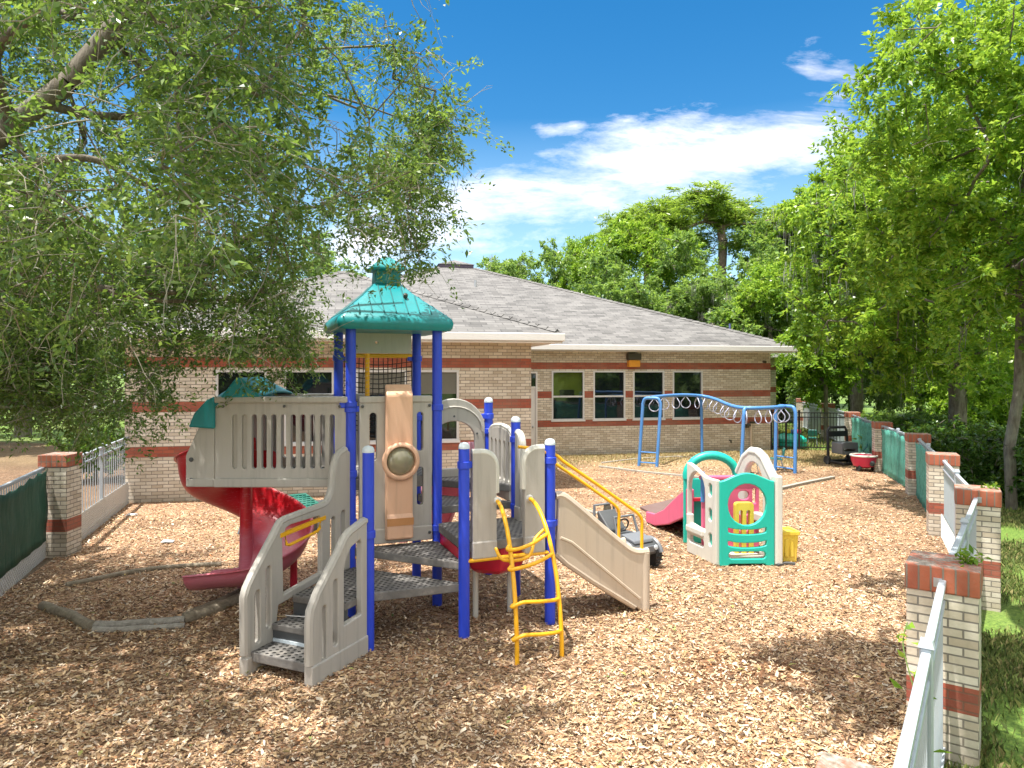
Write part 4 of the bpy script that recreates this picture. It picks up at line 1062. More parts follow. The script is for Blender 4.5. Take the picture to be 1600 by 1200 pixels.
m.tube([o5 + d5 * x + n5 * .03 + Z * z for x, z in lp_], .018, 8, closed=True); m.obox(o5 + d5 * .50 + n5 * .015 + Z * 1.30, d5 * .78 + Z * -.045, n5 * .03, Z * .045)
pp('grab_handle', m, M['yellow'], sp2)
# steps between the panels
def tread(t0, t1, z, th, name='step', parent=ps):
    a_ = oA + dS * t0 + nS * .03 + Z * (z - th)
    return pp(name, MB().obox(a_, dS * (t1 - t0), nS * .70, Z * th), M['deck'], parent, sm=False, bev=.012)
tread(.57, .90, .215, .10); tread(.27, .60, .40, .07); tread(-.1, .29, .605, .08)
r1_ = MB().obox(oA + dS * .56 + nS * .03 + Z * .14, dS * .02, nS * .70, Z * .20); pp('riser', r1_, M['dkgrey'], sm=False)
pp('riser_strip', MB().obox(oA + dS * .575 + nS * .04 + Z * .216, dS * .02, nS * .68, Z * .03), M['capwhite'], sm=False)
pp('riser', MB().obox(oA + dS * .25 + nS * .03 + Z * .32, dS * .02, nS * .70, Z * .22), M['dkgrey'], sm=False)
deck([PA, FL, FL + d5 * .35, oA + nS * .73 + dS * -.05], .605, .08, 'step')
pp('string', MB().tube(smooth([oA + dS * .40 + nS * .72 + Z * .42, oA + dS * .36 + nS * .5 + Z * .425, oA + dS * .28 + nS * .36 + Z * .43, oA + dS * .38 + nS * .24 + Z * .42], 5), .006, 5), M['white'])

# ------------------------------------------------------------------ toddler play house
ph = thing('toddler_climber', 'toddler plastic climbing cube with sea green front, cream sides and pink slide', 'toddler climber', (3.5, 11.5, 0))
def hh(name, mb, mat, parent=ph, **k): return obj(name, mb, mat, parent, **k)
P1 = G(1124, 884); P2 = G(1209, 883); P0 = G(1078, 862)
fx = (P2 - P1).normalized(); W1 = (P2 - P1).length; lx = (P0 - P1).normalized(); W0 = (P0 - P1).length
def el_(cx, cz, rx, rz, n=22): return [(cx + rx * math.cos(2 * math.pi * k / n), cz + rz * math.sin(2 * math.pi * k / n)) for k in range(n)]
def smile(cx, cz, w_, h): 
    return [(cx - w_, cz + h)] + [(cx + w_ * math.sin(R(a_)) , cz - h * .9 * math.cos(R(a_)) + 0.0) for a_ in range(-80, 81, 16)] + [(cx + w_, cz + h)] + [(cx + w_ * .93 * math.sin(R(a_)), cz + h * .85 - h * .75 * math.cos(R(a_)) + h*.35) for a_ in range(72, -73, -16)]
wave = [(W1 * k / 14, 1.31 + .13 * math.sin(math.pi * k / 14) ** 1.5) for k in range(14, -1, -1)]
fo = [(0, .0), (.12, .0), (.16, .03), (W1 - .16, .03), (W1 - .12, .0), (W1, .0)] + wave
fh = [el_(W1 * .5, .95, W1 * .355, .325)] + [smile(W1 * .5, z, W1 * .355, .055) for z in (.535, .33)] + [slot(W1 * .16, W1 * .84, .11, .22, .06)]
hh('front_panel', MB().panel(P1, fx, fo, fh, .07), M['green'], sm=False, bev=.018, seg=3)
# cream side with arched doorway
so = [(0, 0), (W0, 0.0)] + [(W0 * (1 - k / 12), 1.50 - .17 * (1 - math.cos(math.pi * min(1, k / 9))) / 2) for k in range(13)]
dw = [(W0 * .93, .12), (W0 * .93, .20), (W0 * .40, .12), (W0 * .40, .30)]
hole = [(W0 * .36, .50), (W0 * .36, 1.05)] + [(W0 * .655 + W0 * .295 * math.cos(R(180 - a_)) * -1 * -1, 1.05 + .32 * math.sin(R(a_))) for a_ in range(0, 181, 18)]
hole = [(W0 * .36, .46)] + [(W0 * .655 - W0 * .295 * math.cos(R(a_)), 1.06 + .32 * math.sin(R(a_))) for a_ in range(0, 181, 18)] + [(W0 * .95, .52)]
sh = [hole, slot(W0 * .40, W0 * .9, .20, .32, .05)] + [slot(W0 * .13, W0 * .24, z, z + .2, .05) for z in (1.05, .66, .27)]
sd = hh('side_panel', MB().panel(P1 - fx * .02, lx, so, sh, .08), M['cream'], sm=False, bev=.018, seg=3)
hh('step_shelf', MB().obox(P1 + lx * W0 * .38 - fx * .10 + Z * .36, lx * W0 * .58, fx * .14, Z * .12), M['cream'], sd, sm=False, bev=.03, seg=3)
hh('shelf_post', MB().obox(P1 + lx * W0 * .86 - fx * .09 + Z * .4, lx * .08, fx * .1, Z * .26), M['cream'], sd, sm=False, bev=.02)
for z in (1.05, .66, .27): hh('slot_back', MB().obox(P1 + lx * W0 * .12 - fx * .025 + Z * (z - .01), lx * W0 * .13, fx * .02, Z * .22), M['green'], sd, sm=False)
# right side: corner post and tall arch at the back
hh('corner_post', MB().obox(P2 + fx * .02 + V(0, -.06, 0), fx * .11, lx * .16, Z * 1.40), M['cream'], sm=False, bev=.03, seg=3)
Pb = P2 + lx * .95; Pa = P2 + lx * .10 + fx * .08
ao = [(0, 0), (.95, 0), (.95, 1.32), (.78, 1.58), (.60, 1.70), (.42, 1.71), (.28, 1.62), (.02, 1.32), (0, 1.25)]
ah = [(.24, .72), (.74, .72)] + [(.49 + .25 * math.cos(R(a_)), 1.2 + .33 * math.sin(R(a_))) for a_ in range(0, 181, 15)]
ap2 = hh('arch_side', MB().panel(Pa, lx, ao, [ah, slot(.24, .74, .12, .58, .08)], .12), M['cream'], sm=False, bev=.025, seg=3)
hh('arch_rim', MB().tube([Pa + lx * x + Z * z for x, z in [(-.02, 1.28), (.28, 1.63), (.42, 1.70), (.60, 1.70), (.78, 1.58), (.97, 1.30)]], .075, 8), M['cream'], ap2, angle=60)
# pink inner wall, green back arch
Q0 = P0 + lx * .05 + fx * .02; 
po = [(0, 0), (.95, 0), (.95, 1.24), (0, 1.24)]
phs = [slot(.30, .36, .75, 1.15), slot(.60, .78, .92, 1.06), slot(.60, .78, .66, .80), slot(.60, .78, .40, .54), slot(.84, .9, .85, 1.1)]
pk_ = hh('inner_wall', MB().panel(P1 + lx * .62 + fx * .05, fx, po, phs, .06), M['pink'], sm=False, bev=.014)
hh('wall_cap', MB().obox(P1 + lx * .56 + fx * .03 + Z * 1.24, fx * .98, lx * .12, Z * .07), M['pink'], pk_, sm=False, bev=.02)
hh('blue_bar', MB().obox(P1 + lx * .57 + fx * .02 + Z * .88, fx * .06, lx * .03, Z * .5), M['skyblue'], pk_, sm=False, bev=.01)
cb = AT(1112, 745, 12.4); Rr = .44
apts = [cb + V(Rr * math.cos(R(a_)), 0, .02 + Rr * .82 * math.sin(R(a_))) for a_ in range(-8, 189, 14)]
hh('back_arch', MB().tube(apts, .075, 10), M['green'], angle=60)
hh('back_panel', MB().obox(V(cb.x - .5, 12.36, .0), V(1.0, 0, 0), V(0, .07, 0), Z * (cb.z - .02)), M['green'], sm=False, bev=.02)
hh('arch_foot', MB().obox(V(cb.x + .36, 12.33, cb.z - .16), V(.26, 0, 0), V(0, .12, 0), Z * .18), M['green'], sm=False, bev=.03)
hh('yellow_ladder', MB().panel(P2 + lx * .35 - fx * .42, fx, slot(0, .30, .02, .92, .05), [slot(.06, .12, .1, .8), slot(.18, .24, .1, .8)], .10), M['yelbox'], sm=False, bev=.02)
hh('floor_board', MB().obox(P1 + lx * .05 + fx * .08 + Z * .05, fx * .7, lx * .75, Z * .06), M['cream'], sm=False)
# slide going away to the left
s0 = V(3.42, 12.25, 0); s1 = V(2.98, 14.1, 0); sdv = (s1 - s0).normalized(); sL = (s1 - s0).length; snv = V(sdv.y, -sdv.x, 0)
sp_ = [(0, .55), (0, .98), (.15, .98), (.5, .80), (1.1, .42), (1.5, .26), (sL, .23), (sL, .02), (1.5, .03), (.9, .18)]
for k in (-.30, .30): hh('slide_side', MB().panel(s0 + snv * k, sdv, sp_, [], .06), M['pink'], sm=False, bev=.02)
m = MB(); bd = [(0, .82), (.2, .80), (1.1, .26), (1.5, .13), (sL, .10)]
for i in range(4):
    a_ = s0 - snv * .3 + sdv * bd[i][0] + Z * bd[i][1]; b_ = s0 - snv * .3 + sdv * bd[i + 1][0] + Z * bd[i + 1][1]; m.obox(a_, snv * .6, b_ - a_, Z * -.05)
hh('slide_bed', m, M['red'], sm=False)
mt = obj('foam_mat', MB().prism([G(1000, 795), G(1072, 834), G(1120, 815), G(1062, 780)], (0, 0, .05)), M['mat'], sm=False, bev=.01); tag(mt, 'brown floor mat lying under the foot of the pink toddler slide', 'mat')
# yellow step box
bx_ = G(1226, 875); yb = thing('plastic_box', 'yellow plastic box standing beside the toddler climber', 'box', bx_, R(4))
m = MB().hull([(sx * .135, sy * .14, 0) for sx in (-1, 1) for sy in (-1, 1)] + [(sx * .155, sy * .17, .47) for sx in (-1, 1) for sy in (-1, 1)])
body = obj('body', m, M['yelbox'], yb, local=True, sm=False, bev=.02)
for x in (-.075, .01): obj('panel', MB().box(x, x + .06, -.172, -.14, .09, .38), M['yelbox'], yb, local=True, sm=False, bev=.012)
obj('rim', MB().panel((0, 0, .465), (1, 0, 0), slot(-.175, .175, -.19, .19, .03), [slot(-.13, .13, -.14, .14, .03)], .05, nrm=(0, 0, 1), az=(0, 1, 0)), M['yelbox'], yb, local=True, sm=False, bev=.01)
st = obj('stick', MB().tube(smooth([G(1214, 883, .02), G(1228, 880, .03), G(1242, 881, .02)], 4), .025, 6), M['dkgrey']); tag(st, 'short dark rod on the mulch in front of the yellow box', 'rod')
# ------------------------------------------------------------------ overhead ring ladder
mk = thing('ring_ladder', 'pale blue S shaped overhead ring ladder on six tube legs', 'climbing frame', (6.5, 22, 0))
def kk(name, mb, mat, parent=mk, **k): return obj(name, mb, mat, parent, **k)
b1, b2 = V(4.07, 22.6, 0), V(4.58, 22.3, 0); b3 = V(6.86, 25.4, 0); b4 = V(6.70, 20.6, 0); b5, b6 = V(8.06, 21.55, 0), V(8.42, 20.95, 0)
H1, H2 = 2.18, 1.98; r_ = .052
def ubar(p, q, h, lean):
    m_ = (p + q) / 2; d = (q - p).normalized()
    pts = [p + Z * -.1, p + lean + Z * (h - .22)] + smooth([p + lean + Z * (h - .2), p + lean + d * .06 + Z * (h - .04), p + lean + d * .16 + Z * h], 4) + smooth([q + lean - d * .16 + Z * h, q + lean - d * .06 + Z * (h - .04), q + lean + Z * (h - .2)], 4) + [q + Z * -.1]
    u_ = kk('end_frame', MB().tube(pts, r_, 10), M['skyblue'], angle=60)
    for z in (.12, .45): kk('rung', MB().tube([p + lean * (z / h) + Z * z, q + lean * (z / h) + Z * z], .022, 8), M['skyblue'], u_)
    return m_ + lean + Z * h
e1 = ubar(b1, b2, H1, V(.14, .05, 0)); e2 = ubar(b5, b6, H2, V(.02, 0, 0))
beam = smooth([e1 + V(-.02, 0, .02), e1 + V(.9, 1.6, .03), V(6.25, 25.0, 2.2), V(6.92, 25.2, 2.14), V(7.05, 24.2, 2.06), V(6.85, 22.4, 1.99), V(6.75, 20.9, 1.96), V(7.2, 20.6, 1.96), V(7.9, 20.95, 1.97), e2], 8)
kk('beam', MB().tube(beam, .055, 10), M['skyblue'], angle=60)
kk('leg', MB().tube([b3 + Z * -.1, b3 + V(-.03, 0, 2.0), V(6.6, 25.25, 2.18)], r_, 10), M['skyblue'])
kk('leg', MB().tube([b4 + Z * -.1, b4 + V(.08, 0, 1.70)] + smooth([b4 + V(.09, 0, 1.78), b4 + V(.13, .05, 1.93), b4 + V(.3, .1, 1.97)], 4), r_, 10), M['skyblue'])
tot = len(beam)
for i in range(16):
    f_ = .03 + .94 * i / 15; k = min(tot - 2, int(f_ * (tot - 1))); p = beam[k]; tg = (beam[k + 1] - beam[k]).normalized(); sd_ = V(-tg.y, tg.x, 0).normalized()
    a_ = random.uniform(-.5, .5); sd_ = (sd_ * math.cos(a_) + V(tg.x, tg.y, 0).normalized() * math.sin(a_)).normalized()
    ring = [p + Z * -.03] + [p + sd_ * (.17 * math.sin(R(x))) + Z * (-.30 + .16 * math.cos(R(x))) for x in range(40, 321, 20)]
    kk('ring', MB().tube(ring, .016, 6, closed=True), M['ring'], angle=70)
# ------------------------------------------------------------------ timbers
def timber(pts, r, label, mat, group, sq_=False):
    m = MB(); r *= .72
    if sq_:
        for p, q in zip(pts, pts[1:]):
            d = (q - p); n_ = V(-d.y, d.x, 0).normalized(); m.obox(p - n_ * r - Z * .02, d, n_ * 2 * r, Z * (r * 1.7))
        o = obj('edging_timber', m, mat, sm=False, bev=.012)
    else:
        P = smooth(pts, 6); rr = [r * (1 + .05 * math.sin(i * 1.3) + .03 * math.sin(i * 2.9)) for i in range(len(P))]
        P = [p + Z * (r * .55) + V(.008 * math.sin(i * 1.1), .008 * math.cos(i * .9), 0) for i, p in enumerate(P)]
        o = obj('edging_timber', m.tube(P, rr, 10), mat, angle=80)
    tag(o, label, 'timber', group); return o
GT = 'timbers edging the slide pit'
timber([G(66, 951), G(105, 964), G(143, 983)], .085, 'short greenish log at the left end of the timber border', M['timber'], GT)
timber([G(143, 981), G(215, 978), G(288, 972)], .07, 'pale log doubled along the front of the timber border', M['greytimber'], GT)
timber([G(145, 987), G(215, 985), G(288, 980)], .05, 'thin grey plank lying in front of the pale doubled log', M['greytimber'], GT)
timber([G(286, 972), G(330, 958), G(400, 928)], .10, 'thick dark log running behind the entry stairs', M['timber'], GT)
timber([G(292, 963), G(340, 945), G(400, 915)], .07, 'split log lying beside the thick dark log', M['timber'], GT)
timber([G(103, 917), G(200, 897), G(270, 888), G(345, 884)], .055, 'long thin log curving towards the red slide exit', M['timber'], GT)
GR = 'timbers edging the ring ladder pit'
timber([G(937, 730), G(1010, 739), G(1105, 748)], .06, 'weathered beam along the front left of the ring ladder pit', M['greytimber'], GR, True)
timber([G(940, 724), G(1000, 717), G(1060, 714), G(1150, 722)], .05, 'weathered beam along the back of the ring ladder pit', M['greytimber'], GR, True)
timber([G(1205, 769), G(1252, 758), G(1302, 748)], .08, 'weathered beam at right of the ring ladder pit, in front of tree shade', M['greytimber'], GR, True)
timber([G(905, 795), G(930, 803), G(945, 806)], .05, 'grey beam end lying behind the tan slide', M['greytimber'], GR)
# ------------------------------------------------------------------ ride-on toy
def vehicle(name, label, cat, c, hd, L, Wd, mat1, mat2, wr=.17):
    o = thing(name, label, cat, c, math.atan2(hd.y, hd.x))
    k = dict(local=True)
    body = obj('body', MB().hull([(x * L, y * Wd, z) for y in (-.42, .42) for x, z in ((-.5, .22), (.48, .22), (.5, .36), (.42, .42), (.12, .47), (-.1, .44), (-.48, .46), (-.5, .40))]), mat1, o, sm=False, bev=.025, **k)
    obj('hood', MB().hull([(x * L, y * Wd, z) for y in (-.33, .33) for x, z in ((.16, .46), (.46, .41), (.44, .46), (.18, .52))]), mat2, o, sm=False, bev=.015, **k)
    gr = obj('grille', MB().box(L * .49, L * .515, -Wd * .28, Wd * .28, .27, .37), mat2, o, sm=False, bev=.01, **k)
    for y in (-.3, .3): obj('headlight', MB().lathe((L * .51, Wd * y, .34), [(.035, 0), (.04, .02), (.0, .03)], 12, ax=(1, 0, 0)), M['capwhite'], o, **k)
    obj('windscreen_frame', MB().tube([(L * .12, -Wd * .36, .46), (L * .02, -Wd * .34, .74), (L * .02, Wd * .34, .74), (L * .12, Wd * .36, .46)], .022, 8), mat2, o, **k)
    obj('seat', MB().hull([(x * L, y * Wd, z) for y in (-.3, .3) for x, z in ((-.32, .46), (-.1, .46), (-.1, .52), (-.28, .54), (-.36, .78), (-.40, .76))]), M['dkgrey'], o, sm=False, bev=.02, **k)
    obj('steering_wheel', MB().tube([(-.0 * L + .06 * math.cos(a_) * .5, .12 * math.cos(a_ + 1.57), .60 + .1 * math.sin(a_ + 1.57) ) for a_ in [2 * math.pi * i / 14 for i in range(14)]], .014, 6, closed=True), M['black'], o, **k)
    obj('roll_bar', MB().tube([(-L * .40, -Wd * .38, .44), (-L * .42, -Wd * .34, .86), (-L * .42, Wd * .34, .86), (-L * .40, Wd * .38, .44)], .025, 8), M['ltgrey'], o, **k)
    for x in (-.32, .33):
        for y in (-.47, .47):
            wx = (x * L, y * Wd, wr)
            obj('fender', MB().tube([(x * L + (wr + .04) * math.cos(R(a_)), y * Wd * .98, wr + (wr + .05) * math.sin(R(a_))) for a_ in range(15, 170, 15)], .035, 6), M['ltgrey'], o, **k)
            w_ = obj('wheel', MB().lathe((wx[0], wx[1] - .06, wr), [(wr * .55, 0), (wr * .92, .0), (wr, .025), (wr, .095), (wr * .92, .12), (wr * .55, .12)], 22, ax=(0, 1, 0)), M['rubber'], o, sm=False, **k)
            sgn = 1 if y > 0 else -1
            tr = MB()
            for i in range(18):
                a_ = 2 * math.pi * i / 18; tr.cbox((wx[0] + (wr + .004) * math.cos(a_), wx[1], wr + (wr + .004) * math.sin(a_)), .022, .115, .022)
            obj('tread', tr, M['rubber'], w_, sm=False, **k)
            obj('rim', MB().lathe((wx[0], wx[1] + sgn * .062, wr), [(wr * .6, -.01), (wr * .58, .005), (wr * .42, -.01), (wr * .2, .004), (0, .01)], 20, ax=(0, sgn, 0)), M['ltgrey'], w_, **k)
    return o
jc = V(1.74, 11.08, 0); vehicle('ride_on_car', 'grey and black ride-on toy car with chunky wheels parked behind the tan slide', 'toy car', jc, V(.55, -.83, 0), 1.05, .6, M['dkgrey'], M['ltgrey'], .19)
gc = AT(925, 797, 11.9); gs = obj('toy_dish', MB().lathe(V(1.32, 11.7, .0), [(.2, .0), (.24, .25), (.26, .5), (.22, .53), (.2, .3)], 16), M['green']); tag(gs, 'sea green and white toy tub half hidden behind the tan slide', 'toy')
sh_ = obj('toy_shovel', MB().hull([(1.47 + dx, 11.45 + dy, z) for dx, dy, z in ((0, 0, .55), (.12, .05, .6), (.16, .06, .8), (.1, .04, .92), (.02, .01, .85))] + [(1.49, 11.5, .7)]).tube([(1.42, 11.43, .02), (1.5, 11.46, .56)], .03, 6), M['timber'], sm=False, bev=.01); tag(sh_, 'brown wooden paddle leaning behind the toy car', 'paddle')
# dark toy behind the spiral slide and a green roof
tb = V(-4.35, 12.4, 0); vehicle('toy_truck', 'black toy truck in the shade behind the red spiral slide', 'toy truck', V(-4.58, 12.7, 0), V(.95, .3, 0), .55, .34, M['rubber'], M['black'], .1)
gr_ = thing('toy_house_roof', 'green toy house roof with shingle pattern lying on the mulch behind the guard wall', 'toy roof', (-4.35, 13.4, 0))
c_ = V(-4.35, 13.4, 0)
rp = [AT(402, 777, 13.9), AT(438, 771, 14.4), AT(478, 769, 14.4), AT(516, 792, 13.2), AT(447, 803, 13.0)]
a0, a1v, a2v, a3v = AT(447, 803, 13.0), AT(508, 792, 13.0), AT(478, 770, 13.75), AT(433, 774, 13.75)
sl_ = obj('roof_slope', MB().hull([a0, a1v, a2v, a3v, a0 + Z * -.04, a1v + Z * -.04, a2v + Z * -.04, a3v + Z * -.04]), M['green'], gr_, sm=False, bev=.012)
M['roofgreen'] = plastic('roof_green', (.004, .11, .08), .45, .3)
sl_.data.materials[0] = M['roofgreen']
m = MB(); nn_ = (a1v - a0).cross(a3v - a0).normalized()
if nn_.z < 0: nn_ = -nn_
for i in range(7):
    for j in range(7):
        f0, f1 = .06 + .125 * i + (.06 if j % 2 else 0), .15 + .125 * i + (.06 if j % 2 else 0)
        g0, g1 = .08 + .125 * j, .17 + .125 * j
        q_ = lambda f_, g_: (a0.lerp(a1v, f_)).lerp(a3v.lerp(a2v, f_), g_)
        m.hull([q_(f0, g0), q_(min(f1, .97), g0), q_(min(f1, .97), g1), q_(f0, g1)] + [q_(f0, g0) + nn_ * .022, q_(min(f1, .97), g0) + nn_ * .022, q_(min(f1, .97), g1) + nn_ * .008, q_(f0, g1) + nn_ * .008])
obj('shingle_pattern', m, M['roofgreen'], gr_, sm=False)
l0, l1 = AT(405, 778, 14.1), AT(410, 790, 13.2)
obj('gable', MB().hull([a0, a3v, a0 + V(-.35, .2, -.12), a3v + V(-.38, .25, -.2), a0 + V(0, .3, -.3), V(a0.x - .1, a0.y + .6, .1)]), M['green'], gr_, sm=False, bev=.015)
obj('support', MB().hull([V(a0.x + .1, 13.1, 0), V(a1v.x - .1, 13.1, 0), V(a1v.x - .1, 13.8, 0), V(a0.x + .1, 13.8, 0)] + [V(a0.x + .1, 13.1, a0.z - .04), V(a1v.x - .1, 13.1, a1v.z - .06), V(a1v.x - .2, 13.7, a2v.z - .12), V(a0.x + .1, 13.7, a3v.z - .12)]), M['dkgrey'], gr_, sm=False)
bb = obj('storage_tub', MB().hull([V(-5.25 + sx * .26, 14.6 + sy * .2, z * 1.0) for sx, sy in ((-1, -1), (1, -1), (1, 1), (-1, 1)) for z in (0, .46)] + [V(-5.25 + sx * .3, 14.6 + sy * .24, .5) for sx, sy in ((-1, -1), (1, -1), (1, 1), (-1, 1))]), plastic('navy_tub', (.06, .08, .13), .5), sm=False, bev=.02); tag(bb, 'small navy tub standing against the brick wall left of the green toy roof', 'tub')
# ------------------------------------------------------------------ chairs and far toys
def chair(label, p, yaw, first=None):
    if first is None:
        o = thing('school_chair', label, 'chair', p, yaw, 'small dark green school chairs')
        k = dict(local=True)
        obj('seat', MB().hull([(x, y, z) for x in (-.17, .17) for y, z in ((-.18, .34), (-.16, .37), (.16, .35), (.17, .31), (.0, .33))]), M['dkgreen'], o, sm=False, bev=.015, **k)
        obj('backrest', MB().hull([(x * f_, y, z) for x in (-.18, .18) for f_, y, z in ((1, .17, .42), (1, .21, .45), (.8, .25, .68), (.8, .22, .70), (1, .17, .60))]), M['dkgreen'], o, sm=False, bev=.015, **k)
        for x in (-.15, .15):
            obj('leg', MB().tube([(x * 1.15, -.2, 0), (x, -.13, .34)], .013, 6), M['metal'], o, **k)
            obj('leg', MB().tube([(x * 1.15, .22, 0), (x, .12, .34), (x * .9, .2, .5)], .013, 6), M['metal'], o, **k)
        return o
    c = copy_tree(first); c['label'] = label; c.location = p; c.rotation_euler = (0, 0, yaw); return c
g_ = G(1170, 740); ch = chair('dark green school chair beside the fourth ring ladder leg, turned left', V(7.05, 20.9, 0), R(110))
g_ = G(1219, 735); chair('dark green school chair between the right end legs of the ring ladder', V(8.15, 21.7, 0), R(-105), ch)
chair('dark green school chair seen through the black iron fence', V(12.2, 28.6, 0), R(160), ch)
chair('dark green chair tipped against the far mint screen', V(11.35, 23.0, 0), R(60), ch).rotation_euler = (R(38), 0, R(60))
# wheeled frame toy
st_ = thing('push_cart', 'black tubular push cart with grey basket beside the far mint screen', 'push cart', V(10.75, 22.9, 0), R(15))
k = dict(local=True)
obj('handle', MB().tube([(-.38, .2, .1), (-.36, .25, 1.1), (-.3, .25, 1.2), (.3, .25, 1.2), (.36, .25, 1.1), (.38, .2, .1)], .045, 8), M['black'], st_, **k)
obj('crossbar', MB().box(-.33, .33, .2, .3, .9, 1.08), M['black'], st_, sm=False, bev=.02, **k)
obj('basket', MB().panel((0, -.1, .45), (1, 0, 0), slot(-.3, .3, -.08, .30, .04), [slot(-.24, .24, .02, .1)], .5), M['ltgrey'], st_, sm=False, bev=.02, **k)
obj('frame', MB().tube([(-.4, .25, .1), (-.4, -.55, .1), (.4, -.55, .1), (.4, .25, .1)], .05, 8, closed=True), M['black'], st_, **k)
for x in (-.42, .42): obj('wheel', MB().lathe((x - .04, .2, .14), [(.05, 0), (.14, 0), (.14, .08), (.05, .08)], 16, ax=(1, 0, 0)), M['rubber'], st_, **k)
rc = thing('wagon', 'red rounded toy wagon with pale rim on the dry grass by the mint screen', 'toy wagon', V(10.75, 21.5, 0), R(10))
obj('tub', MB().lathe((0, 0, .1), [(.16, .0), (.30, .05), (.36, .2), (.38, .36), (.34, .37), (.30, .2)], 20), M['redcart'], rc, **k)
obj('rim', MB().tube([(.38 * math.cos(R(a_)), .38 * math.sin(R(a_)), .47) for a_ in range(0, 360, 18)], .03, 6, closed=True), M['cream'], rc, **k)
obj('hub', MB().lathe((0, -.36, .26), [(.08, 0), (.08, .03), (.03, .05)], 12, ax=(0, -1, 0)), M['dkgrey'], rc, **k)
for x in (-.25, .25): obj('wheel', MB().lathe((x - .03, -.1, .1), [(.03, 0), (.1, 0), (.1, .06), (.03, .06)], 14, ax=(1, 0, 0)), M['rubber'], rc, **k)
tt = thing('sandbox', 'round sea green shell shaped sandbox behind the black iron fence', 'sandbox', V(11.15, 28.3, 0))
obj('shell', MB().lathe((0, 0, 0), [(.62, .0), (.66, .12), (.62, .2), (.66, .26), (.64, .36), (.50, .47), (.25, .55), (0, .58)], 20), M['green'], tt, **k)
for i in range(3): obj('toy_block', MB().cbox((-.1 + .2 * i, -.1, .64), .18, .16, .14, i), (M['yelbox'], M['skyblue'], M['redcart'])[i], tt, local=True, sm=False, bev=.02)
pole = obj('padded_post', MB().tube([V(10.35, 27.6, 0), V(10.35, 27.6, 1.2)], .09, 10), M['palepink']); tag(pole, 'pink and white padded post beside the building corner', 'post')
for (x, y), l in (((206, 806), 'flattened white paper plate on the mulch by the left fence'), ((262, 848), 'pale torn bag on shaded mulch near the log')):
    c = G(x, y); m = MB().add([c + V(dx * .11, dy * .08, .012 + h * .6) for dx, dy, h in ((-1, -.6, 0), (0, -1, .03), (1, -.4, .0), (.9, .7, .04), (0, 1, .01), (-.9, .8, .05))] + [c + Z * .05], [(i, (i + 1) % 6, 6) for i in range(6)])
    o_ = obj('litter', m, paint('paper', (.6, .6, .6), .7), solid=.004); tag(o_, l, 'litter')

# ------------------------------------------------------------------ trees
LEAF = {
 'oak': leaf_mat('oak_leaf', (.035, .095, .034), (.09, .19, .06), (.24, .35, .11), .5),
 'bright': leaf_mat('bright_leaf', (.065, .18, .020), (.21, .39, .035), (.46, .60, .08), .52),
 'mid': leaf_mat('mid_leaf', (.065, .15, .042), (.165, .295, .075), (.32, .45, .14), .52),
 'lime': leaf_mat('lime_leaf', (.06, .16, .010), (.15, .30, .02), (.28, .42, .04), .45),
 'pine': leaf_mat('pine_leaf', (.07, .16, .024), (.19, .31, .04), (.34, .44, .08), .5),
 'hedge': leaf_mat('hedge_leaf', (.018, .055, .012), (.05, .125, .02), (.12, .23, .04), .3),
}
def moss_strips(pts, length, width):
    pts = np.repeat(pts, 9, 0) + rng.normal(size=(len(pts) * 9, 3)) * np.array([.13, .13, .10]); width *= .5
    n = len(pts); L = length * rng.uniform(.4, 1.2, (n, 1)); a_ = rng.uniform(0, 6.28, n)
    sd = np.stack([np.cos(a_), np.sin(a_), np.zeros(n)], 1) * width * rng.uniform(.5, 1, (n, 1))
    tip = pts + np.concatenate([rng.normal(size=(n, 2)) * .06, -L], 1)
    vs = np.stack([pts - sd * .5, pts + sd * .5, tip + sd * .12, tip - sd * .12], 1).reshape(-1, 3)
    return vs, np.arange(4 * n).reshape(-1, 4)
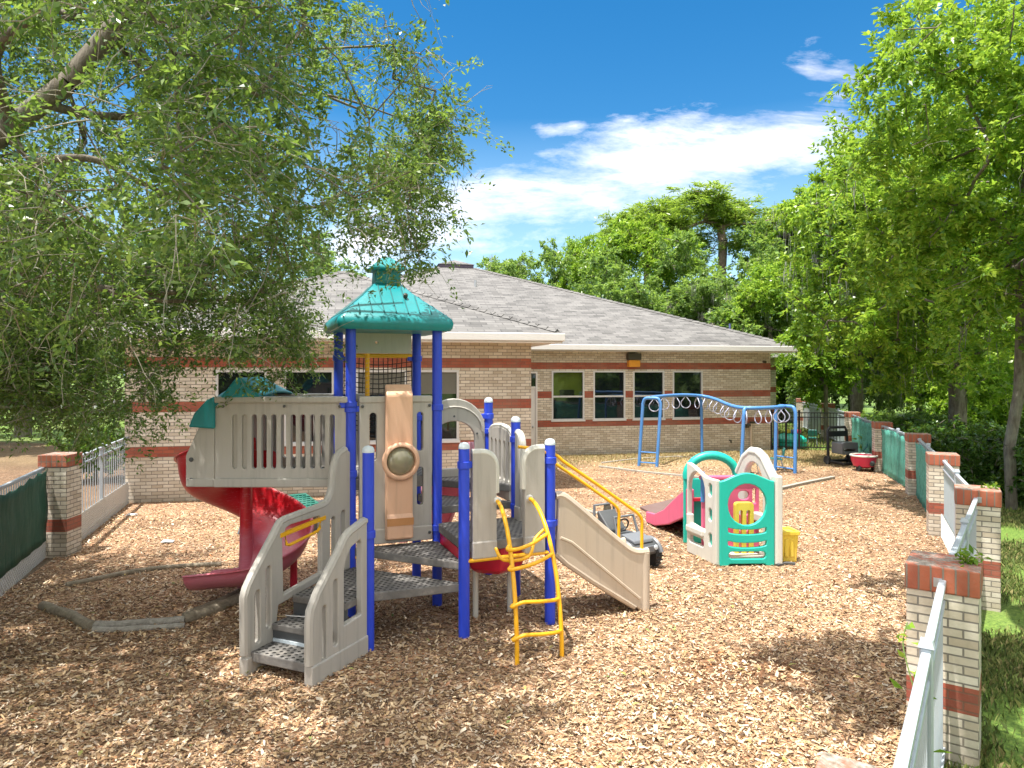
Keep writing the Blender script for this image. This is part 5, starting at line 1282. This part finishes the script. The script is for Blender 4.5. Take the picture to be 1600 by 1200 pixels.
def tree(name, label, base, trunk_pts, centers, leaf, nleaf, lsize, lwid, spread, group, r_max=.25, bark='bark', moss=0, twigs=0, up=.6, mossl=.9, cat='tree', sag=.03, own_leaves=None, r_twig=.008, sprays=6, stw=False):
    base = Vector(base); o = thing(name, label, cat, base, 0, group)
    nodes, par, rad, ends = grow([Vector(p) for p in trunk_pts], [tuple(c) for c in centers], r_twig, r_max, sag=sag)
    mb = MB(); branch_mesh(mb, nodes, par, rad)
    obj('trunk', mb, M[bark], o, angle=80, recalc=False)
    C_ = np.array(centers); n = len(C_)
    k = np.maximum(1, (nleaf * rng.dirichlet(np.ones(n) * 6)).astype(int)); idx = np.repeat(np.arange(n), k)
    g = rng.normal(size=(len(idx), 3)); rr = rng.uniform(.15, 1, (len(idx), 1)) ** .6
    sp3 = np.array([1, 1, .7]) * spread
    pos = C_[idx] + unit(g) * rr * sp3 * rng.uniform(.7, 1.25, (n, 1))[idx]
    # leaves sit along short sprays that leave every twig end
    sd_ = unit(rng.normal(size=(n * sprays, 3)) * np.array([1, 1, .75]) + np.array([0, 0, -.12])); sl_ = spread * rng.uniform(.55, 1.35, n * sprays)
    s0_ = np.repeat(C_, sprays, 0) + rng.normal(size=(n * sprays, 3)) * spread * .22
    j_ = rng.integers(0, sprays, len(idx)) + idx * sprays; t_ = rng.uniform(.12, 1, (len(idx), 1)) ** .8
    bend = np.zeros((len(idx), 3)); bend[:, 2] = -.25 * (t_[:, 0] * sl_[j_]) ** 2 / max(spread, .1)
    pos = s0_[j_] + sd_[j_] * sl_[j_][:, None] * t_ + bend + rng.normal(size=(len(idx), 3)) * spread * .075
    vs, q = leaf_quads(pos - np.array(base), lsize, lwid, up, .1, sd_[j_] * .8)
    if stw:
        sm_ = MB()
        for i in range(n * sprays):
            a0_ = Vector(s0_[i]); d0_ = Vector(sd_[i]) * sl_[i]; sm_.tube([a0_, a0_ + d0_ * .5 - Z * .06 * sl_[i], a0_ + d0_ - Z * .25 * sl_[i] ** 2 / spread], [.003, .0022, .001], 3, cap=False)
        obj('spray', sm_, M['twig'], o, sm=False, recalc=False)['kind'] = 'stuff'
    npmesh('crown', vs, q, LEAF[leaf], o)
    if twigs:
        tw = MB()
        for i in range(twigs):
            c = Vector(C_[rng.integers(n)]); d = Vector(rng.normal(size=3)); d.z = d.z * .5 - .35; d.normalize(); ln = rng.uniform(.3, .9)
            s_ = c + Vector(rng.normal(size=3)) * spread * .3
            q_ = [s_]
            for s5 in range(5):
                d = (d + Vector(rng.normal(size=3)) * .33 + V(0, 0, -.10)).normalized(); q_.append(q_[-1] + d * ln / 5)
            tw.tube(q_, [.0052, .0048, .004, .0034, .0026, .0014], 4, cap=False)
            for s5 in (2, 3, 4):
                if rng.uniform() < .6:
                    e_ = (d + Vector(rng.normal(size=3)) * .8).normalized() * ln * .22
                    tw.tube([q_[s5], q_[s5] + e_ * .5 + V(0, 0, .01), q_[s5] + e_ + V(0, 0, -.03)], [.003, .0022, .001], 3, cap=False)
        obj('twig', tw, M['twig'], o, sm=False, recalc=False)['kind'] = 'stuff'
    if moss:
        P = C_[rng.integers(0, n, moss)] + rng.normal(size=(moss, 3)) * spread * .45
        vs, q = moss_strips(P - np.array(base), mossl, .07); npmesh('moss', vs, q, M['moss'], o)['kind'] = 'stuff'
    return o
def inpoly2(x, y, P):
    c = False; n = len(P)
    for i in range(n):
        (x0, y0), (x1, y1) = P[i], P[i - 1]
        if (y0 > y) != (y1 > y) and x < (x1 - x0) * (y - y0) / (y1 - y0) + x0: c = not c
    return c
# --- big live oak overhanging from the left: crown clusters fill its real drooping volume
OB = V(-8.3, 6.6, 0)
sil = [(-400, -700), (330, -700), (560, -300), (690, -30), (640, 60), (690, 130), (735, 215), (680, 250), (700, 320), (640, 335), (640, 385), (680, 400), (670, 440), (600, 425), (560, 415), (505, 430), (470, 520), (440, 575), (400, 560), (300, 600), (250, 680), (190, 660), (130, 650), (60, 640), (-20, 600), (-400, 640)]
def shades_tower(p, r_=1.25):
    q = V(-1.68, 9.4, 4.0); t = (Vector(p) - q).dot(SUN); return t > -.5 and (Vector(p) - q - SUN * t).length < r_
def gap(p):      # openings in the foliage, so that the sun reaches the ground in patches
    q = Vector(p) - SUN * (p[2] / SUN.z)
    return math.sin(2.3 * q.x + 1.1 * q.y) + math.sin(2.9 * q.y - 1.5 * q.x + 1) + .7 * math.sin(4.1 * q.x + 3.3 * q.y + 2) > .75
cen = []
while len(cen) < 560:
    y = rng.uniform(4.2, 10.5); px = rng.uniform(-360, 740); py = rng.uniform(-520, 700)
    if not inpoly2(px, py, sil): continue
    p = AT(px, py, y)
    if p.z > 8.6 or p.z < 1.9 or p.x < -9.5: continue
    if px < 260 and py < 250 and y < 6.9 and rng.uniform() < .85: continue
    if y < 5.4 and (px > 420 or py > 380): continue
    if y < 7.0 and py > 520: continue
    if px > 255 and py > 540: continue
    if px > 200 and py > 440 and rng.uniform() < .45: continue
    if 470 < px < 720 and py > 400 and y < 7.4: continue
    if shades_tower(p): continue
    if gap(p) and rng.uniform() < .75: continue
    if 530 < px < 645 and py > 370: continue
    h = (Vector((p.x, p.y, 0)) - V(-5.5, 7.2, 0)).length
    if h > 6.2: continue
    # leave airy gaps and thin out the rim
    if px > 480 and rng.uniform() < .25: continue
    cen.append(tuple(p))
n0_ = len(cen)
while len(cen) < n0_ + 120:                    # the lowest drooping boughs
    y = rng.uniform(7.4, 10.2); px = rng.uniform(-200, 520); py = rng.uniform(400, 690)
    if not inpoly2(px, py, sil): continue
    p = AT(px, py, y)
    if p.z < 2.0 or p.x < -9.5: continue
    if px > 255 and py > 545: continue
    cen.append(tuple(p))
for (x0_, x1_, y0_, y1_, n_) in ((535, 705, 250, 425, 24), (-90, 120, 540, 640, 26), (424, 440, 590, 612, 1), (430, 490, 490, 545, 6), (640, 715, 120, 260, 14)):
    k_ = 0
    while k_ < n_:
        y = rng.uniform(7.5, 8.8); px = rng.uniform(x0_, x1_); py = rng.uniform(y0_, y1_)
        if not inpoly2(px, py, sil) and n_ > 12: continue
        p = AT(px, py, y)
        if shades_tower(p, .75) or (530 < px < 645 and py > 365): continue
        cen.append(tuple(p)); k_ += 1
extra = []
while len(extra) < 190:                       # the part of the crown above the frame that shades the mulch
    p = V(rng.uniform(-9, -1.2), rng.uniform(2.6, 9.5), rng.uniform(5.2, 8.4))
    if (Vector((p.x, p.y, 0)) - V(-5.2, 6.4, 0)).length > 4.7 : continue
    if p.y < 3.4 and p.z < 6.4: continue
    px = 800 + F * p.x / p.y; py = HY - F * (p.z - 3) / p.y
    if py > -20 and not inpoly2(px, py, sil): continue
    if shades_tower(p) or gap(p): continue
    extra.append(tuple(p))
tp = [OB + Z * -.1, OB + V(.1, .05, 1.2), OB + V(.35, .1, 2.2), OB + V(.9, .1, 3.1), AT(-60, 260, 6.5), AT(20, 195, 6.6), AT(105, 130, 6.7), AT(190, 30, 6.9), AT(260, -60, 7.1)]
oak = tree('oak_tree', 'large live oak hanging over the playground from the left with pale lichen twigs', 'x' and OB, tp, cen + extra, 'oak', 225000, .060, .028, .46, None, r_max=.10, twigs=1500, sprays=9, stw=True, r_twig=.005, sag=.05)
# low drooping boughs that cross the frame
bg_ = MB()
for pts, r0 in (([AT(-80, 300, 6.2), AT(0, 278, 6.3), AT(70, 252, 6.4), AT(150, 250, 6.6), AT(230, 290, 6.9), AT(320, 330, 7.3)], .06), ([AT(-60, 420, 6.6), AT(60, 430, 6.9), AT(200, 455, 7.3), AT(300, 450, 7.7), AT(350, 392, 8.0), AT(420, 350, 8.3)], .045),
               ([AT(150, 452, 7.0), AT(260, 470, 7.5), AT(380, 468, 8.0), AT(440, 480, 8.3)], .03), ([AT(60, 160, 6.6), AT(150, 180, 7), AT(240, 175, 7.4), AT(400, 120, 8), AT(560, 170, 8.6)], .05), ([AT(20, 195, 6.6), AT(-10, 90, 6.0), AT(60, 20, 5.6), AT(160, -60, 5.3)], .07),
               ([AT(440, 150, 8.1), AT(520, 150, 8.3), AT(640, 190, 8.6)], .025)):
    P = smooth(pts, 6); bg_.tube(P, [r0 * (1 - .75 * i / len(P)) for i in range(len(P))], 8, cap=False)
obj('bough', bg_, M['bark'], oak, angle=80)

def blob(lobes, n, shell=.55):
    out = []
    tot = sum(r_[3] ** 2 for r_ in lobes)
    for (x, y, z, r_) in lobes:
        for i in range(max(3, int(n * r_ * r_ / tot))):
            d = Vector(rng.normal(size=3)).normalized(); q_ = rng.uniform(shell, 1) 
            out.append((x + d.x * r_ * q_, y + d.y * r_ * q_, z + d.z * r_ * q_ * .8))
    return out
# --- right hand trees
b_ = V(11.0, 15.5, 0)
lob = [(10.2, 14.0, 7.2, 2.3), (11.5, 12.2, 8.4, 2.3), (12.2, 14.8, 9.5, 2.6), (9.6, 15.6, 5.6, 1.9), (13.5, 15, 6, 2.6), (9.1, 16.6, 7.6, 1.8), (11.2, 16.8, 10.2, 2.0), (10.9, 13.6, 5.0, 1.5), (13.4, 13.2, 8.2, 2.2), (7.9, 14.2, 8.5, 1.2), (7.7, 15, 7.4, 1.0), (7.3, 13.2, 8.9, .75), (9.2, 13.6, 9.9, 1.5), (10.6, 15.2, 3.9, 1.2), (12.6, 15.6, 4.0, 1.5), (8.9, 15.0, 6.6, 1.2)]
tree('shade_tree', 'bright green broadleaf tree with bare low limbs behind the hedge at right', b_, [b_, b_ + V(-.05, 0, 1.4), b_ + V(.1, -.1, 2.6), b_ + V(.0, -.3, 4.0), b_ + V(-.2, -.6, 5.6)], blob(lob, 400), 'bright', 90000, .135, .07, .62, 'trees along the right side', r_max=.115, moss=26, mossl=.5, twigs=300)
b_ = V(9.9, 6.0, 0)
lob = [(8.6, 8.2, 7.6, 1.1), (8.0, 9.3, 8.0, .9), (9.2, 7.6, 6.2, 1.4), (9.2, 9.0, 8.8, 1.3), (8.3, 7.6, 5.6, .8), (10.3, 7.2, 7.5, 1.6), (9.4, 5.6, 7.2, 1.5), (7.6, 8.6, 6.9, .5), (1.5, 5.5, 8.7, 1.1), (2.5, 5.7, 8.9, 1.1), (2.1, 4.9, 8.6, .9), (1.2, 5.9, 8.9, .7), (3.4, 8.0, 8.7, .6), (5.6, 6.2, 9.2, .6)]
lob = [(p[0] + .35, p[1], p[2], p[3]) for p in lob]
tree('shade_tree', 'tree reaching in at the top right corner with dark leafy bough tips', b_, [b_, b_ + V(0, .1, 2), b_ + V(-.1, .4, 4), b_ + V(-.3, 1.0, 5.6)], blob(lob, 260), 'bright', 70000, .10, .052, .44, 'trees along the right side', r_max=.22, twigs=350)
b_ = V(14.2, 22.5, 0)
lob = [(12.6, 21.8, 7.8, 2.3), (13.6, 23.0, 5.2, 2.2), (14.8, 21.4, 9.4, 2.4), (12.4, 23.6, 5.8, 1.6), (15.2, 24, 6.5, 2.6), (13.5, 21, 3.9, 1.4), (16.6, 22, 8.0, 2.4), (14.0, 24, 9.2, 1.9), (9.9, 22.2, 8.3, 1.3), (11.2, 22, 10.0, 1.5), (10.2, 22.4, 5.6, 1.5), (9.9, 22.8, 4.3, .8), (11.2, 21.2, 7.6, 1.9), (11.4, 20.8, 4.7, 1.2), (12.4, 22.4, 3.4, 1.0), (15.4, 22.8, 3.6, 1.6)]
tree('shade_tree', 'tall leafy tree with hanging moss behind the mint screened fence', b_, [b_, b_ + V(.05, 0, 2.2), b_ + V(-.1, 0, 4.2), b_ + V(.1, 0, 6.2)], blob(lob, 320), 'bright', 80000, .16, .085, .8, 'trees along the right side', r_max=.26, moss=110, mossl=.75)
b_ = V(16.2, 33.0, 0)
lob = [(14.9, 32.5, 10.2, 2.4), (16.4, 33.6, 11.4, 2.3), (14.6, 33.5, 7.8, 2.0), (17.5, 33, 9.5, 2.5), (15.6, 32, 6.0, 1.8)]
tree('shade_tree', 'airy yellow green tree with thin sunlit top right of the roof', b_, [b_, b_ + V(0, 0, 3), b_ + V(-.2, 0, 6), b_ + V(-.2, 0, 8.5)], blob(lob, 150), 'lime', 32000, .23, .115, .85, 'trees along the right side', r_max=.24, moss=260, mossl=1.2)
b_ = V(13.6, 30.5, 0)
lob = [(13.0, 30.2, 4.0, 1.3), (13.9, 30.6, 3.2, 1.2), (12.6, 30.4, 2.6, .8), (13.6, 30.2, 5.0, 1.0)]
tree('young_tree', 'small lime green sapling beside the end of the roof eave', b_, [b_, b_ + V(0, 0, 1.2), b_ + V(0, 0, 2.6)], blob(lob, 70), 'lime', 11000, .17, .09, .5, 'trees along the right side', r_max=.09)
b_ = V(17.3, 27, 0)
lob = [(16.6, 26.6, 3.3, 1.2), (17.6, 27.2, 4.4, 1.6), (18.8, 26.5, 3.6, 1.6), (17.2, 26, 5.6, 1.6)]
tree('young_tree', 'lime green young tree above the hedge at right', b_, [b_, b_ + V(0, 0, 1.5), b_ + V(0, 0, 3)], blob(lob, 70), 'lime', 12000, .18, .09, .6, 'trees along the right side', r_max=.1)
# --- the wood behind the roof: six crown kinds, each tree its own object
def wood_kind(seed, kind, leaf, nl, moss=0):
    global rng
    keep = rng; rng = np.random.default_rng(seed)
    if kind == 'pine':
        lob = [(0, 0, 15.7, 1.3), (-2.6, .4, 14.6, 1.1), (2.6, -.3, 15.0, 1.2), (1.2, 1, 16.2, 1.1), (-1.4, -.8, 16.3, 1.0), (4.0, .6, 13.2, .9), (-3.9, -.2, 13.2, .8), (3.4, .2, 16.0, .8), (-3.0, .6, 16.0, .7), (.4, -.6, 13.2, .7), (-1.2, .5, 12.2, .6)]
        tr = [V(0, 0, 0), V(.1, 0, 5), V(-.1, 0, 10), V(0, 0, 13.4)]; c = blob(lob, 120, .3)
    else:
        hgt = 12; lob = []
        for i in range(13):
            a_ = rng.uniform(0, 6.28); h = rng.uniform(3.2, 10.6); q_ = 3.6 * math.sqrt(max(.15, 1 - ((h - 6) / 6) ** 2)); lob.append((q_ * math.cos(a_) * .8, q_ * math.sin(a_) * .8, h, rng.uniform(1.2, 2.1)))
        for i in range(7): a_ = rng.uniform(0, 6.28); lob.append((2.6 * math.cos(a_), 2.6 * math.sin(a_), rng.uniform(2.6, 9.5), rng.uniform(.7, 1.3)))
        lob.append((0, 0, 10.8, 1.6))
        tr = [V(0, 0, 0), V(.1, 0, 2), V(0, .1, 4.5), V(.1, 0, 7)]; c = blob(lob, 280, .45)
    o = tree('pine_tree' if kind == 'pine' else 'woodland_tree', 'x', V(0, 0, 0), tr, c, leaf, nl, .25 if kind != 'pine' else .34, .13 if kind != 'pine' else .07, .85, 'trees of the wood behind the building', r_max=.20, bark='pinebark' if kind == 'pine' else 'bark', moss=moss, mossl=1.5)
    rng = keep; return o
K = [wood_kind(3, 'oak', 'mid', 42000), wood_kind(4, 'oak', 'mid', 40000, 150), wood_kind(5, 'oak', 'bright', 40000)]
PN = wood_kind(6, 'pine', 'pine', 22000)
used = set()
def place(proto, label, x, y, s_, rz=0, sz=None):
    c = proto if proto not in used else copy_tree(proto)
    used.add(proto); c['label'] = label; c.location = (x, y, 0); c.scale = (s_, s_, sz or s_); c.rotation_euler = (0, 0, rz); return c
def wd(px, topy, Y, k, rz, label, h0=12.4, wide=1.0):
    zt = 3 + (HY - topy) * Y / F; s_ = zt / h0
    return place(k, label, (px - 800) / F * Y, Y, s_ * wide, rz, s_)
wd(815, 383, 58, K[1], .3, 'dark bluish oak at the left end of the wood behind the roof', wide=.85)
wd(872, 372, 56, K[0], 1.2, 'rounded mid green tree second from the left end of the wood', wide=.8)
wd(905, 360, 64, K[2], 2.2, 'light topped tree standing back between two rounded wood trees', wide=.7)
wd(945, 388, 50, K[0], 3.3, 'mid green tree low over the middle of the roof slope', wide=1.0)
wd(1005, 330, 56, K[2], .8, 'tall bright green tree left of the pine', wide=.85)
wd(1050, 355, 52, K[0], 4.4, 'mid green tree directly under the left side of the pine', wide=.9)
wd(1130, 303, 58, PN, .2, 'tall pine with a flat tufted crown and bare trunk above the wood', h0=17.2, wide=1.75)
wd(1010, 322, 66, PN, 2.0, 'pine top half hidden behind the tall bright green tree', h0=17.2, wide=1.5)
wd(1110, 415, 46, K[1], 5.2, 'darker oak with moss above the right roof slope', wide=1.15)
wd(1180, 345, 56, K[0], 2.9, 'green tree right of the pine trunk', wide=.9)
wd(1205, 400, 44, K[2], 1.9, 'pale sunlit tree with moss above the roof end', wide=1.0)
wd(1255, 330, 62, K[1], .9, 'mossy oak seen behind the airy yellow green tree', wide=.9)
wd(1330, 420, 48, K[0], 3.9, 'mid green tree behind the lime sapling', wide=1.2)
wd(1440, 300, 45, K[1], 2.5, 'dark oak behind the tall leafy tree at right', wide=1.2)
wd(1570, 330, 40, K[0], 5.9, 'mid green tree far behind the hedge at the right edge', wide=1.3)
for (x, y, k, s_, rz, l) in ((19.5, 31, K[2], .72, 2.2, 'low bright tree filling the gap behind the farthest hedge shrubs'), (24, 29, K[0], .8, 4.2, 'low green tree behind the hedge near the right edge'), (18.5, 38, K[1], .85, 1.5, 'mossy tree behind the young trees at right'), (27, 36, K[2], .95, .5, 'bright tree deep behind the hedge at the right edge'), (23, 44, K[1], 1.0, 3.5, 'dark oak deep in the wood at right'), (17.3, 47, K[0], .9, 5.5, 'green tree behind the white back fence')):
    t_ = place(k, l, x, y, s_, rz); t_.location.z = -1.9 * s_
GLF = 'trees beyond the left fence'
b_ = G(36, 682); 
tree('park_tree', 'dark trunked tree standing on the dirt beyond the left fence', b_, [b_ + Z * -.1, b_ + V(.0, 0, 1.6), b_ + V(-.25, 0, 3.6), b_ + V(-.2, 0, 5.5)], blob([(b_.x - 2, b_.y, 7.5, 2.6), (b_.x + 2, b_.y, 8, 2.8), (b_.x, b_.y + 1, 10, 2.8), (b_.x + 3.5, b_.y, 6, 1.8)], 110), 'mid', 16000, .26, .13, .9, GLF, r_max=.36)
for (x, y, k, s_, rz, l) in ((-33, 52, K[0], 1.0, 1, 'leafy tree far left beyond the road side'), (-24, 50, K[1], 1.1, 2, 'dark oak behind the left end of the building'), (-16, 56, K[0], 1.15, 4, 'green tree behind the left wing roof'), (-21, 27, K[1], .8, 2.5, 'dark oak nearest beyond the white picket fence'), (-29, 30, K[0], .85, .7, 'green tree left of the dark trunk beyond the left fence'), (-42, 60, K[1], 1.1, 5, 'dark oak at the far left edge of view'), (-52, 74, K[2], 1.2, 3, 'light green tree beyond the road at far left')):
    t_ = place(k, l, x, y, s_, rz); t_['group'] = GLF
GB = 'trees behind the viewpoint reflected in the windows'
for (x, y, k, s_, rz, l) in ((24, -6, K[1], .95, 3.3, 'dark tree behind the viewpoint, second from the right fence line'), (4, -22, K[2], 1.0, 5.3, 'bright tree farther behind the viewpoint'), (39, -20, K[2], 1.0, 1.1, 'bright tree at the far right behind the viewpoint'), (38, -5, K[0], .85, 1.3, 'green tree far to the right behind the viewpoint'), (-5, -25, K[1], .9, 2.6, 'dark tree straight behind the viewpoint to the left'), (16, -14, K[0], .9, 4.1, 'green tree behind the viewpoint nearest the right fence'), (31, -11, K[1], .9, .4, 'dark tree behind the viewpoint between two green ones')):
    t_ = place(k, l, x, y, s_, rz); t_['group'] = GB; t_.location.z = -3.6; t_.scale *= 1.25
# --- hedge
GH = 'hedge shrubs behind the right fence'
hl = ['hedge shrub nearest the lawn strip at the right edge', 'glossy dark hedge shrub second from the lawn strip', 'dark hedge shrub below the bare tree trunk', 'hedge shrub behind the second mint screen', 'hedge shrub with yellowish top behind the far mint screen', 'farthest pale hedge shrub left of the tree trunk']
hp_ = [(12.3, 15.6), (11.9, 17.4), (12.6, 19.2), (12.9, 21.3), (13.6, 23.4), (14.6, 25.6)]
for i, ((x, y), l) in enumerate(zip(hp_, hl)):
    c = []
    while len(c) < 110:
        d = Vector(rng.uniform(-1, 1, 3)); 
        if max(abs(d.x), abs(d.y), abs(d.z)) < .45: continue
        c.append((x + d.x * 1.45, y + d.y * 1.15, .85 + d.z * .68 + .12 * math.sin(d.x * 5 + i)))
    tree('hedge_shrub', l, V(x, y, 0), [V(x, y, 0), V(x, y, .3)], c, 'hedge' if i < 4 else 'mid', 9500, .11, .065, .26, GH, r_max=.05, cat='shrub')
b_ = AT(150, 690, 19.5); b_ = V(b_.x, 19.5, 0)
tree('hedge_shrub', 'dark rounded shrub beyond the white fence at left', b_, [b_, b_ + Z * .4], blob([(b_.x, b_.y, .9, .8), (b_.x + .6, b_.y, .7, .6)], 50), 'hedge', 6000, .12, .06, .3, None, r_max=.05, cat='shrub')
# small plants on the railing and pillar
def sprig(name, label, pts, cat, n, ls, leaf='bright', stem=None, grp=None):
    o = thing(name, label, cat, pts[0], 0, grp); P = np.array([tuple(p) for p in pts])
    if stem: obj('stem', MB().tube(smooth(pts, 4), .004, 4), M['hedgestem'], o, sm=False)
    pos = P[rng.integers(0, len(P), n)] + rng.normal(size=(n, 3)) * .03
    vs, q = leaf_quads(pos - P[0], ls, ls * .45, .5, -.2); npmesh('leaves', vs, q, LEAF[leaf], o)
    return o
M['hedgestem'] = paint('stem_green', (.10, .16, .03), .6)
v0 = RP[0].lerp(RP[1], .52) + V(-.02, .0, 0)
sprig('vine', 'thin leafy vine climbing through the nearest white railing', smooth([v0 + V(.06, 0, .1), v0 + V(.05, .1, .6), v0 + V(.0, .05, 1.0), v0 + V(.02, .25, 1.3), v0 + V(.10, .35, 1.42)], 3), 'vine', 26, .085, 'bright', True)
sprig('weed', 'green weed tuft growing on the cap of the nearest whole pillar', [RP[1] + V(.14, -.05, 1.52), RP[1] + V(.18, -.1, 1.54), RP[1] + V(.1, -.12, 1.52)], 'weed', 60, .07, 'lime')
sprig('weed', 'small weed on the cap of the pillar behind the nearest whole one', [RP[2] + V(.1, -.05, 1.52), RP[2] + V(.15, -.1, 1.53)], 'weed', 30, .07, 'lime')

# ------------------------------------------------------------------ loose mulch chips, grass
chips = island_mat('wood_chip', [(0, (.045, .028, .02)), (.12, (.14, .08, .04)), (.30, (.40, .245, .115)), (.54, (.60, .415, .225)), (.80, (.74, .565, .37)), (.94, (.78, .68, .54)), (1, (.44, .16, .05))])
def scatter(n, x0, x1, y0, y1, test):
    x = rng.uniform(x0, x1, n); y = rng.uniform(y0, y1, n); k = test(x, y); return x[k], y[k]
CP = []; 
for dens, y0, y1 in ((2200, 3.6, 6.6), (1600, 6.6, 10), (750, 10, 15), (260, 15, 24)):
    x0, x1 = -.75 * y1 - .3, min(.62 * y1 + .5, 12); n = int(dens * (x1 - x0) * (y1 - y0))
    x, y = scatter(n, x0, x1, y0, y1, lambda x, y: in_poly(x, y) & (np.abs(x) < .75 * y + .4)); CP.append(np.stack([x, y], 1))
P = np.concatenate(CP); n = len(P)
a_ = rng.uniform(0, 6.28, n); L_ = np.minimum(.07, np.exp(rng.normal(-3.72, .5, n))); W_ = L_ * rng.uniform(.25, .6, n)
tilt = rng.normal(0, .30, n); roll = rng.normal(0, .4, n)
d = np.stack([np.cos(a_) * np.cos(tilt), np.sin(a_) * np.cos(tilt), np.sin(tilt)], 1)
s_ = np.stack([-np.sin(a_) * np.cos(roll), np.cos(a_) * np.cos(roll), np.sin(roll)], 1)
c = np.concatenate([P, (rng.uniform(.004, .022, n) + np.abs(np.sin(tilt)) * L_ * .3)[:, None]], 1)
k1 = rng.uniform(.5, 1, (n, 1)); k2 = rng.uniform(.4, 1, (n, 1))
vs = np.stack([c - d * L_[:, None] / 2 - s_ * W_[:, None] / 2 * k1, c + d * L_[:, None] / 2 - s_ * W_[:, None] / 2 * k2, c + d * L_[:, None] / 2 + s_ * W_[:, None] / 2, c - d * L_[:, None] / 2 + s_ * W_[:, None] / 2 * k2], 1).reshape(-1, 3)
o = npmesh('wood_chips', vs, np.arange(4 * n).reshape(-1, 4), chips); o['kind'] = 'stuff'; o['label'] = 'loose tan and brown wood chips covering the playground'
nf = 420; x, y = scatter(nf * 3, -6, 4, 5, 13, lambda x, y: in_poly(x, y)); x, y = x[:nf], y[:nf]
vs, q = leaf_quads(np.stack([x, y, np.full(len(x), .03)], 1), .07, .032, 3.0); vs[:, 2] = np.clip(vs[:, 2], .012, .05)
o = npmesh('fallen_leaves', vs, q, island_mat('fallen_leaf', [(0, (.16, .09, .04)), (.5, (.36, .24, .10)), (.8, (.30, .32, .08)), (1, (.12, .22, .05))])); o['kind'] = 'stuff'; o['label'] = 'fallen brown and green leaves on the wood chips'
def blades(name, label, x, y, h, wid, mat):
    n = len(x); a_ = rng.uniform(0, 6.28, n); H = h * rng.uniform(.4, 1.2, n)
    s_ = np.stack([np.cos(a_), np.sin(a_), np.zeros(n)], 1) * wid / 2; b = np.stack([x, y, np.full(n, -.01)], 1)
    m1 = b + np.stack([rng.normal(0, .18, n) * H, rng.normal(0, .18, n) * H, H * .6], 1); t = m1 + np.stack([rng.normal(0, .25, n) * H, rng.normal(0, .25, n) * H, H * .4], 1)
    vs = np.stack([b - s_, b + s_, m1 + s_ * .7, t], 1).reshape(-1, 3)
    o = npmesh(name, vs, np.arange(4 * n).reshape(-1, 4), mat); o['kind'] = 'stuff'; o['label'] = label; return o
gm = island_mat('grass_blade', [(0, (.05, .09, .015)), (.4, (.12, .19, .03)), (.7, (.22, .26, .06)), (1, (.34, .28, .12))])
def lawn(x, y): return ~in_poly(x, y) & (x > 1.4 + .6 * (y - 2.6)) & (x < .78 * y + 1) 
def lawn_soft(x, y): return lawn(x, y) & (np.sin(x * 2.1 + y * 1.3) + np.sin(x * .9 - y * 2.2) + rng.normal(0, .6, len(x)) > -.05)
x, y = scatter(330000, 1.5, 13, 3, 15, lawn_soft); blades('lawn_grass', 'green lawn grass outside the right fence', x, y, .085, .005, gm)
x, y = scatter(70000, 9, 30, 14, 40, lambda x, y: ~in_poly(x, y) & (x < .76 * y)); blades('lawn_grass', 'sunlit lawn grass beyond the hedge', x, y, .12, .02, gm)
dm = island_mat('dry_grass', [(0, (.28, .20, .08)), (.5, (.48, .38, .17)), (.8, (.58, .50, .26)), (1, (.22, .28, .07))])
def dry(x, y):
    t = x * WU.x + y * WU.y; d = x * WN.x + y * WN.y
    return in_poly(x, y) & (d < 24.3) & (d + np.sin(x * 1.7) * .7 + np.sin(x * .6 + 2) * .6 + rng.normal(0, .5, len(x)) > 21.6 - np.clip(x - 8, 0, 4) * .6) & (t > 4.6)
x, y = scatter(90000, 0, 14, 18, 28, dry); blades('dry_grass', 'dry yellow grass thinning along the foot of the brick wall', x, y, .07, .014, dm)
x, y = scatter(14000, -40, -8, 12, 45, lambda x, y: ~in_poly(x, y) & (x > -.78 * y) & (np.sin(x * .4) + np.sin(y * .33 + 1) > .2) & (y > 26)); blades('lawn_grass', 'patchy lawn grass beyond the left fence', x, y, .16, .03, gm)
